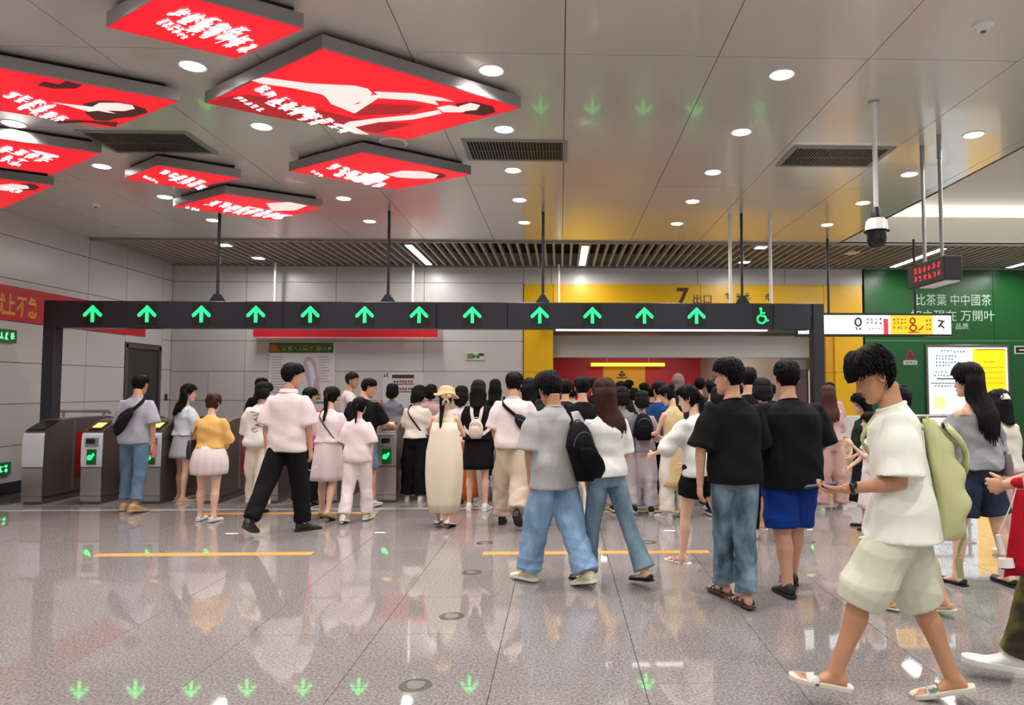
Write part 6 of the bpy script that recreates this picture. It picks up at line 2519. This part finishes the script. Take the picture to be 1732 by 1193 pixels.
# ================= H man in black t-shirt looking down to the right
p = P('m', arms=((6, 10, 50, 20), (24, 14, 80, 0)), legs=STEP_R, lean=5, head=(16, 54, 0), skin='mid', fat=.2)
root, k = place(p, 'man in black t-shirt and denim shorts looking down to the right', 612, 850, 640, 14, depth=9.35, hx=.008)
p.body(root, k)
p.top_(root, k, c_black, hem=.88, ease=.03, sleeve=.52, boxy=.8, slr=.015)
p.pants(root, k, d_mid, 'denim_shorts', thigh=.03, knee=.04, hem=.045, length=.46)
p.hair(root, k, 'crew', BLK, seed=38)
p.shoes(root, k, s_white)
p = P('m', arms=((40, 12, 110, 16), (30, 12, 100, 10)), legs=STAND, head=(4, 6, 0), skin='mid')
root, k = place(p, 'man in white polo beyond the gates facing right with a phone', 588, 815, 630, 80, depth=11.9, hx=.006)
p.body(root, k)
p.top_(root, k, c_pinkw, 'polo_shirt', sleeve=.5)
p.pants(root, k, c_char)
p.hair(root, k, 'crew', (40, 34, 32), seed=39)
p.shoes(root, k, s_black)
phone(p, root, k, 'dark phone raised by the man in white polo beyond the gates', 1, (44, 46, 50))

# ================= I girl in white t-shirt and trousers
p = P('f', arms=((4, 12, 40, 10), (-2, 10, 6, 2)), legs=STEP_R, lean=1, head=(4, 0, 0), skin='light')
root, k = place(p, 'girl in loose white t-shirt and long white trousers with black hair tied by a bow', 606, 876, 672, 4, depth=8.45, hx=.012)
p.body(root, k)
p.top_(root, k, c_pinkw, hem=.84, ease=.035, sleeve=.52, boxy=.75, slr=.02)
p.pants(root, k, c_pinkw, 'trousers', thigh=.02, knee=.035, hem=.055)
p.hair(root, k, 'pony', BLK, length=.26, seed=40, vol=1.4)
p.shoes(root, k, s_cream, 'sneaker', so_white)

# ================= J woman in grey beyond the gates
p = P('f', arms=((20, 10, 80, 20), (20, 10, 80, 20)), legs=STAND, skin='light')
root, k = place(p, 'woman in blue-grey shirt beyond the gates, black hair tied low', 662, 810, 650, 0, depth=12.2, hx=.008)
p.body(root, k)
p.top_(root, k, clothmat('blue_grey', (120, 124, 136)), 'shirt', sleeve=.6, ease=.03, boxy=.6)
p.pants(root, k, c_black)
p.hair(root, k, 'bob', BLK, length=.12, seed=41)
p.shoes(root, k, s_black)

# ================= K woman in cream top, black trousers, thin strap
p = P('f', arms=((14, 10, 70, 26), (14, 10, 70, 26)), legs=STAND, lean=2, head=(8, 34, 0), fat=.2, skin='light')
root, k = place(p, 'woman in cream top and black wide trousers with a dark strap across her back', 704, 842, 653, 10, depth=10.0, hx=.01)
p.body(root, k)
p.top_(root, k, c_offw, 'knit_top', hem=.95, ease=.028, sleeve=.5, boxy=.5, slr=.015)
p.pants(root, k, c_black, 'trousers', thigh=.04, knee=.06, hem=.075)
p.hair(root, k, 'bob', BLK, length=.12, seed=42)
p.shoes(root, k, s_white)
sling(p, root, k, 'dark narrow bag strap over the woman in cream top', col=(40, 26, 28), side=-1, zlow=.98, pouch=False, ease=.04, w=.012, name='crossbody_strap')
p = P('f', legs=STAND, head=(0, 0, 0), skin='light')
root, k = place(p, 'dark-haired woman in pink shirt left of the woman with the straw hat', 728, 835, 652, 0, depth=12.1)
p.body(root, k)
p.top_(root, k, c_pink, sleeve=.5)
p.pants(root, k, c_char)
p.hair(root, k, 'bob', BLK, length=.12, seed=43)
p.shoes(root, k, s_black)

# ================= L woman in long cream dress with straw hat
p = P('f', arms=((34, 16, 96, 30), (30, 14, 92, 34)), legs=((3, 0, 3, 0, 6), (-3, 0, 6, 12, 6)), lean=2, head=(8, 14, 0), skin='light')
root, k = place(p, 'woman in long sleeveless cream dress wearing a floppy straw hat', 752, 886, 655, 6, depth=8.1, hx=.012)
p.body(root, k)
p.top_(root, k, c_cream, 'dress_top', hem=1.22, ease=.016, sleeve=0, boxy=.2)
p.skirt(root, k, c_cream, 'dress_skirt', z0=.17, z1=1.30, r0=(.19, .17), mid=.065, amp=.014)
p.hair(root, k, 'pony', DBR, length=.42, seed=44)
p.shoes(root, k, s_white, 'flat', so_black)
hb = MB()
M_straw = mat('straw', (206, 176, 128), .8, noise=.15, nscale=60, bump=.3, bscale=150)
rr = []
for r_, z in ((.155, .010), (.150, .028), (.108, .045), (.100, .085), (.088, .120), (.055, .142), (.012, .148)):
    rr.append([tuple(p.H(V(r_ * math.sin(a), -.01 + r_ * 1.12 * math.cos(a), z + (.018 * math.sin(3 * a + 1) if r_ > .14 else 0)))) for a in [2 * math.pi * q / 32 for q in range(32)]])
hb.loft(rr)
hat = p.simple(root, 'straw_hat', hb, M_straw, k)
bw = MB()
c = p.H(V(.07, -.135, -.015))
for s_ in (-1, 1):
    bw.ball(c + V(s_ * .035, -.01, .01), .036, .02, .026, 10, 7)
    bw.tube([c, c + V(s_ * .03, -.02, -.06), c + V(s_ * .045, -.01, -.10)], [.012, .018, .010], 7)
p.simple(hat, 'bow', bw, clothmat('straw_bow', (200, 170, 140)), k)
p = P('f', legs=STAND, head=(0, 0, 0), skin='light')
root, k = place(p, 'black-haired woman in white blouse and long orange skirt behind the straw hat', 779, 850, 655, 0, depth=9.85)
p.body(root, k)
p.top_(root, k, c_pinkw, 'blouse', sleeve=.5, hem=.9)
p.skirt(root, k, c_or, 'long_skirt', z0=.08, z1=1.0, r0=(.27, .22), pleats=16, amp=.006)
p.hair(root, k, 'bob', BLK, length=.16, seed=45)
p.shoes(root, k, s_tan)

# ================= M woman in black dress with white drawstring backpack
p = P('f', arms=((12, 10, 80, 30), (12, 10, 80, 30)), legs=((3, 2, 3, 0, 8), (-3, 3, 3, 0, 8)), lean=1, head=(2, 0, 0), skin='light')
root, k = place(p, 'woman in short black dress with a pale drawstring backpack', 808, 857, 643, 2, depth=9.2, hx=.012)
p.body(root, k)
p.top_(root, k, c_black, 'dress_top', hem=.95, ease=.03, sleeve=.5, boxy=.5)
p.skirt(root, k, c_black, 'dress_skirt', z0=.56, z1=1.1, r0=(.215, .18))
p.hair(root, k, 'long', BLK, length=.24, seed=46)
p.shoes(root, k, s_white, 'sneaker', so_white)
backpack(p, root, k, 'small pale pink-white drawstring backpack on the woman in black dress', (216, 196, 188), w=.105, h=.13, d=.05, zc=1.10, strapcol=(226, 214, 206), col2=(206, 186, 178), slack=.04)
p = P('f', legs=STAND, head=(0, 0, 0), skin='light')
root, k = place(p, 'woman with long loose black hair between the black dress and the man in white', 837, 838, 643, 0, depth=12.0)
p.body(root, k)
p.top_(root, k, c_char, sleeve=.5)
p.pants(root, k, c_char)
p.hair(root, k, 'long', BLK, length=.32, seed=47)
p.shoes(root, k, s_black)

# ================= N man in white t-shirt with beige cargo trousers
p = P('m', arms=((0, 10, 14, 4), (12, 10, 70, 30)), legs=((4, 4, 2, 2, 6), (-20, 3, 22, 34, 4)), lean=3, head=(6, -6, 0), skin='mid')
root, k = place(p, 'man in white t-shirt and baggy beige cargo trousers with a black sling bag', 868, 880, 630, 6, depth=8.2, hx=.012)
p.body(root, k)
p.top_(root, k, c_pinkw, hem=.88, ease=.04, sleeve=.54, boxy=.85, slr=.025)
p.collar(root, k, c_pinkw)
p.pants(root, k, c_khaki, 'cargo_trousers', thigh=.045, knee=.06, hem=.075, fold=.011)
p.hair(root, k, 'mop', BLK, seed=48, vol=.6)
p.shoes(root, k, s_black, 'sneaker', so_black)
sling(p, root, k, 'black sling bag on the right side of the man in beige cargo trousers', side=-1, zlow=1.12, size=.95, angle=-math.pi / 2 + .75)

# ================= people between the cargo man and the couple
for (sex, px, fy, top, dep, lab, topm, botm, hs, hl, sd, hy) in (
    ('f', 896, 845, 640, 9.6, 'dark-haired woman in charcoal top just right of the man in beige cargo trousers', c_char, c_char, 'long', .2, 50, -20),
    ('m', 985, 886, 637, 8.0, 'man in black t-shirt and white trousers just left of the long-haired woman', c_black, c_offw, 'short', 0, 51, 0),
    ('m', 956, 835, 642, 9.3, 'dark-haired man in charcoal shirt right behind the man in grey t-shirt', c_char, c_char, 'short', 0, 52, 0),
    ('f', 1052, 850, 655, 8.9, 'woman in grey t-shirt and pale wide trousers behind the long-haired woman', c_mgrey, clothmat('mauve_grey', (166, 154, 160)), 'bob', .12, 53, 0),
    ('f', 1086, 850, 662, 8.95, 'woman in pale top and white wide trousers wearing the black backpack', clothmat('mauve_grey', (166, 154, 160)), clothmat('mauve_white', (196, 188, 194)), 'bob', .1, 54, 10),
    ('m', 1117, 858, 645, 9.45, 'man in blue t-shirt and black trousers, arm reaching down', c_blue2, c_black, 'short', 0, 55, -20),
    ('m', 1268, 866, 621, 7.9, 'balding man in black t-shirt between the two men in black', c_black, c_khaki, 'crew', 0, 56, 0),
    ('f', 1292, 895, 641, 7.3, 'dark-haired woman in black top with white sneakers behind the broad man', c_black, c_black, 'bob', .1, 57, 0),
    ('m', 1206, 850, 642, 9.4, 'dark-haired man in charcoal behind the woman in white blouse', c_char, c_char, 'short', 0, 58, 0),
    ('f', 1217, 860, 655, 8.6, 'dark-haired woman in black left of the tall man with glasses', c_black, c_black, 'bob', .1, 59, 0),
):
    tt = sex == 'm'
    p = P(sex, arms=((10, 10, 50, 24), (-2 if px == 1117 else 10, 12, 4 if px == 1117 else 50, 4 if px == 1117 else 24)) if px != 1117 else ((-6, 18, 2, 2), (10, 10, 50, 24)), legs=STEP_L if (sd % 2) else STAND, lean=1, head=(4, hy, 0), skin='mid' if tt else 'light', res=1 if px in (985, 1052, 1086, 1117, 1268) else 0)
    root, k = place(p, lab, px, fy, top, 0, depth=dep, hx=.01)
    p.body(root, k)
    p.top_(root, k, topm, hem=.88, ease=.03, sleeve=.52, boxy=.6)
    wide = botm not in (c_char, c_black, c_khaki)
    if px == 1268:
        p.pants(root, k, c_char, 'shorts', length=.5)
    else:
        p.pants(root, k, botm, 'trousers', thigh=.03, knee=.05 if wide else .03, hem=.07 if wide else .04)
    p.hair(root, k, hs, BLK, length=hl, seed=sd)
    p.shoes(root, k, s_white if px in (1292, 985 - 1) else (s_tan if px == 1268 else s_black), 'flat' if px == 1268 else 'sneaker', so_white if px != 985 else so_black)
    if px == 1086:
        backpack(p, root, k, 'black backpack on the woman in white wide trousers before the portal', (8, 8, 12), w=.15, h=.19, d=.09, zc=1.24)

# ================= woman with grey headscarf before the portal
p = P('f', legs=STAND, head=(0, 30, 0), skin='light')
root, k = place(p, 'woman wearing a grey-mauve headscarf before the red passage wall', 1147, 840, 630, 10, depth=12.0, hx=.02)
p.body(root, k)
p.top_(root, k, c_char, sleeve=.9)
p.pants(root, k, c_char)
sc_ = MB()
rr = []
for i in range(12):
    z = -.15 + .275 * i / 11
    t_ = i / 11
    if z < -.02:
        r1, r2, cy = .10 - .0 * t_, .10, -.01
    else:
        f_ = math.sqrt(max(0.02, 1 - ((z + .02) / .152) ** 2))
        r1, r2, cy = .10 * f_, .118 * f_, -.008
    rr.append([tuple(p.H(V(r1 * math.sin(a), cy + r2 * math.cos(a) - (.035 if (math.cos(a) > .75 and z < .05) else 0), z))) for a in [2 * math.pi * q / 28 for q in range(28)]])
sc_.loft(rr)
p.simple(root, 'headscarf', sc_, clothmat('mauve_scarf', (140, 116, 118)), k)
p.shoes(root, k, s_black)

# ================= crowd beyond the gates in the portal: heads and shoulders show
CR = [(1050, 645, 12.7, 'm', c_char, 0), (1036, 650, 12.1, 'f', c_black, 8), (1090, 648, 13.2, 'm', c_offw, -10), (1073, 657, 13.7, 'f', c_pinkw, 0), (1104, 654, 12.2, 'm', c_navy, 0),
      (1063, 643, 14.4, 'm', c_black, 25), (928, 644, 12.1, 'm', c_char, -30), (941, 640, 13.2, 'm', c_navy, 0), (912, 655, 14.4, 'f', c_pinkw, 10), (1006, 640, 12.9, 'm', c_char, 0),
      (1184, 640, 12.2, 'm', c_char, 10), (1232, 655, 12.0, 'f', c_black, 0), (1250, 650, 13.0, 'm', c_navy, 0), (1305, 650, 12.1, 'm', c_char, 20), (887, 648, 12.7, 'm', c_mgrey, 0), (968, 650, 14.0, 'f', c_offw, 0)]
desc = ['dark-haired man in charcoal under the yellow light bar, nearest its left end', 'black-haired woman just right of the long-haired woman, beyond the gates', 'man in off-white shirt beyond the gates, under the red wall', 'woman in pale pink-white top beyond the gates, below the yellow panel',
        'man in navy beyond the gates, left of the man in blue t-shirt', 'dark-haired man deep in the passage before the yellow panel', 'dark-haired man beyond the gates right above the man in grey t-shirt', 'dark-haired man in navy beyond the gates at the red wall corner',
        'woman in pale top beyond the gates, right of the man in beige cargo trousers', 'dark-haired man beyond the gates, left of the long-haired woman', 'dark-haired man beyond the gates right of the grey headscarf', 'woman in black beyond the gates behind the tall man with glasses',
        'man in navy beyond the gates, left of the balding man', 'man in charcoal beyond the gates, right of the balding man', 'man in grey shirt beyond the gates at the yellow jamb', 'woman in off-white top deep beyond the gates, left of the long-haired woman']
for i, (px, top, dep, sex, m_, yw) in enumerate(CR):
    p = P(sex, arms=((10, 10, 50, 24), (10, 10, 50, 24)), legs=STAND, lean=1, head=(0, yw, 0), skin='mid' if sex == 'm' else 'light', res=0)
    root, k = place(p, desc[i], px, 0, top, yw * .3, depth=dep, hx=.01)
    p.body(root, k)
    p.top_(root, k, m_, sleeve=.52, ease=.03)
    p.pants(root, k, c_char)
    p.hair(root, k, 'short' if sex == 'm' else 'bob', BLK, length=.12, seed=70 + i)
    p.shoes(root, k, s_black)
finish_people()
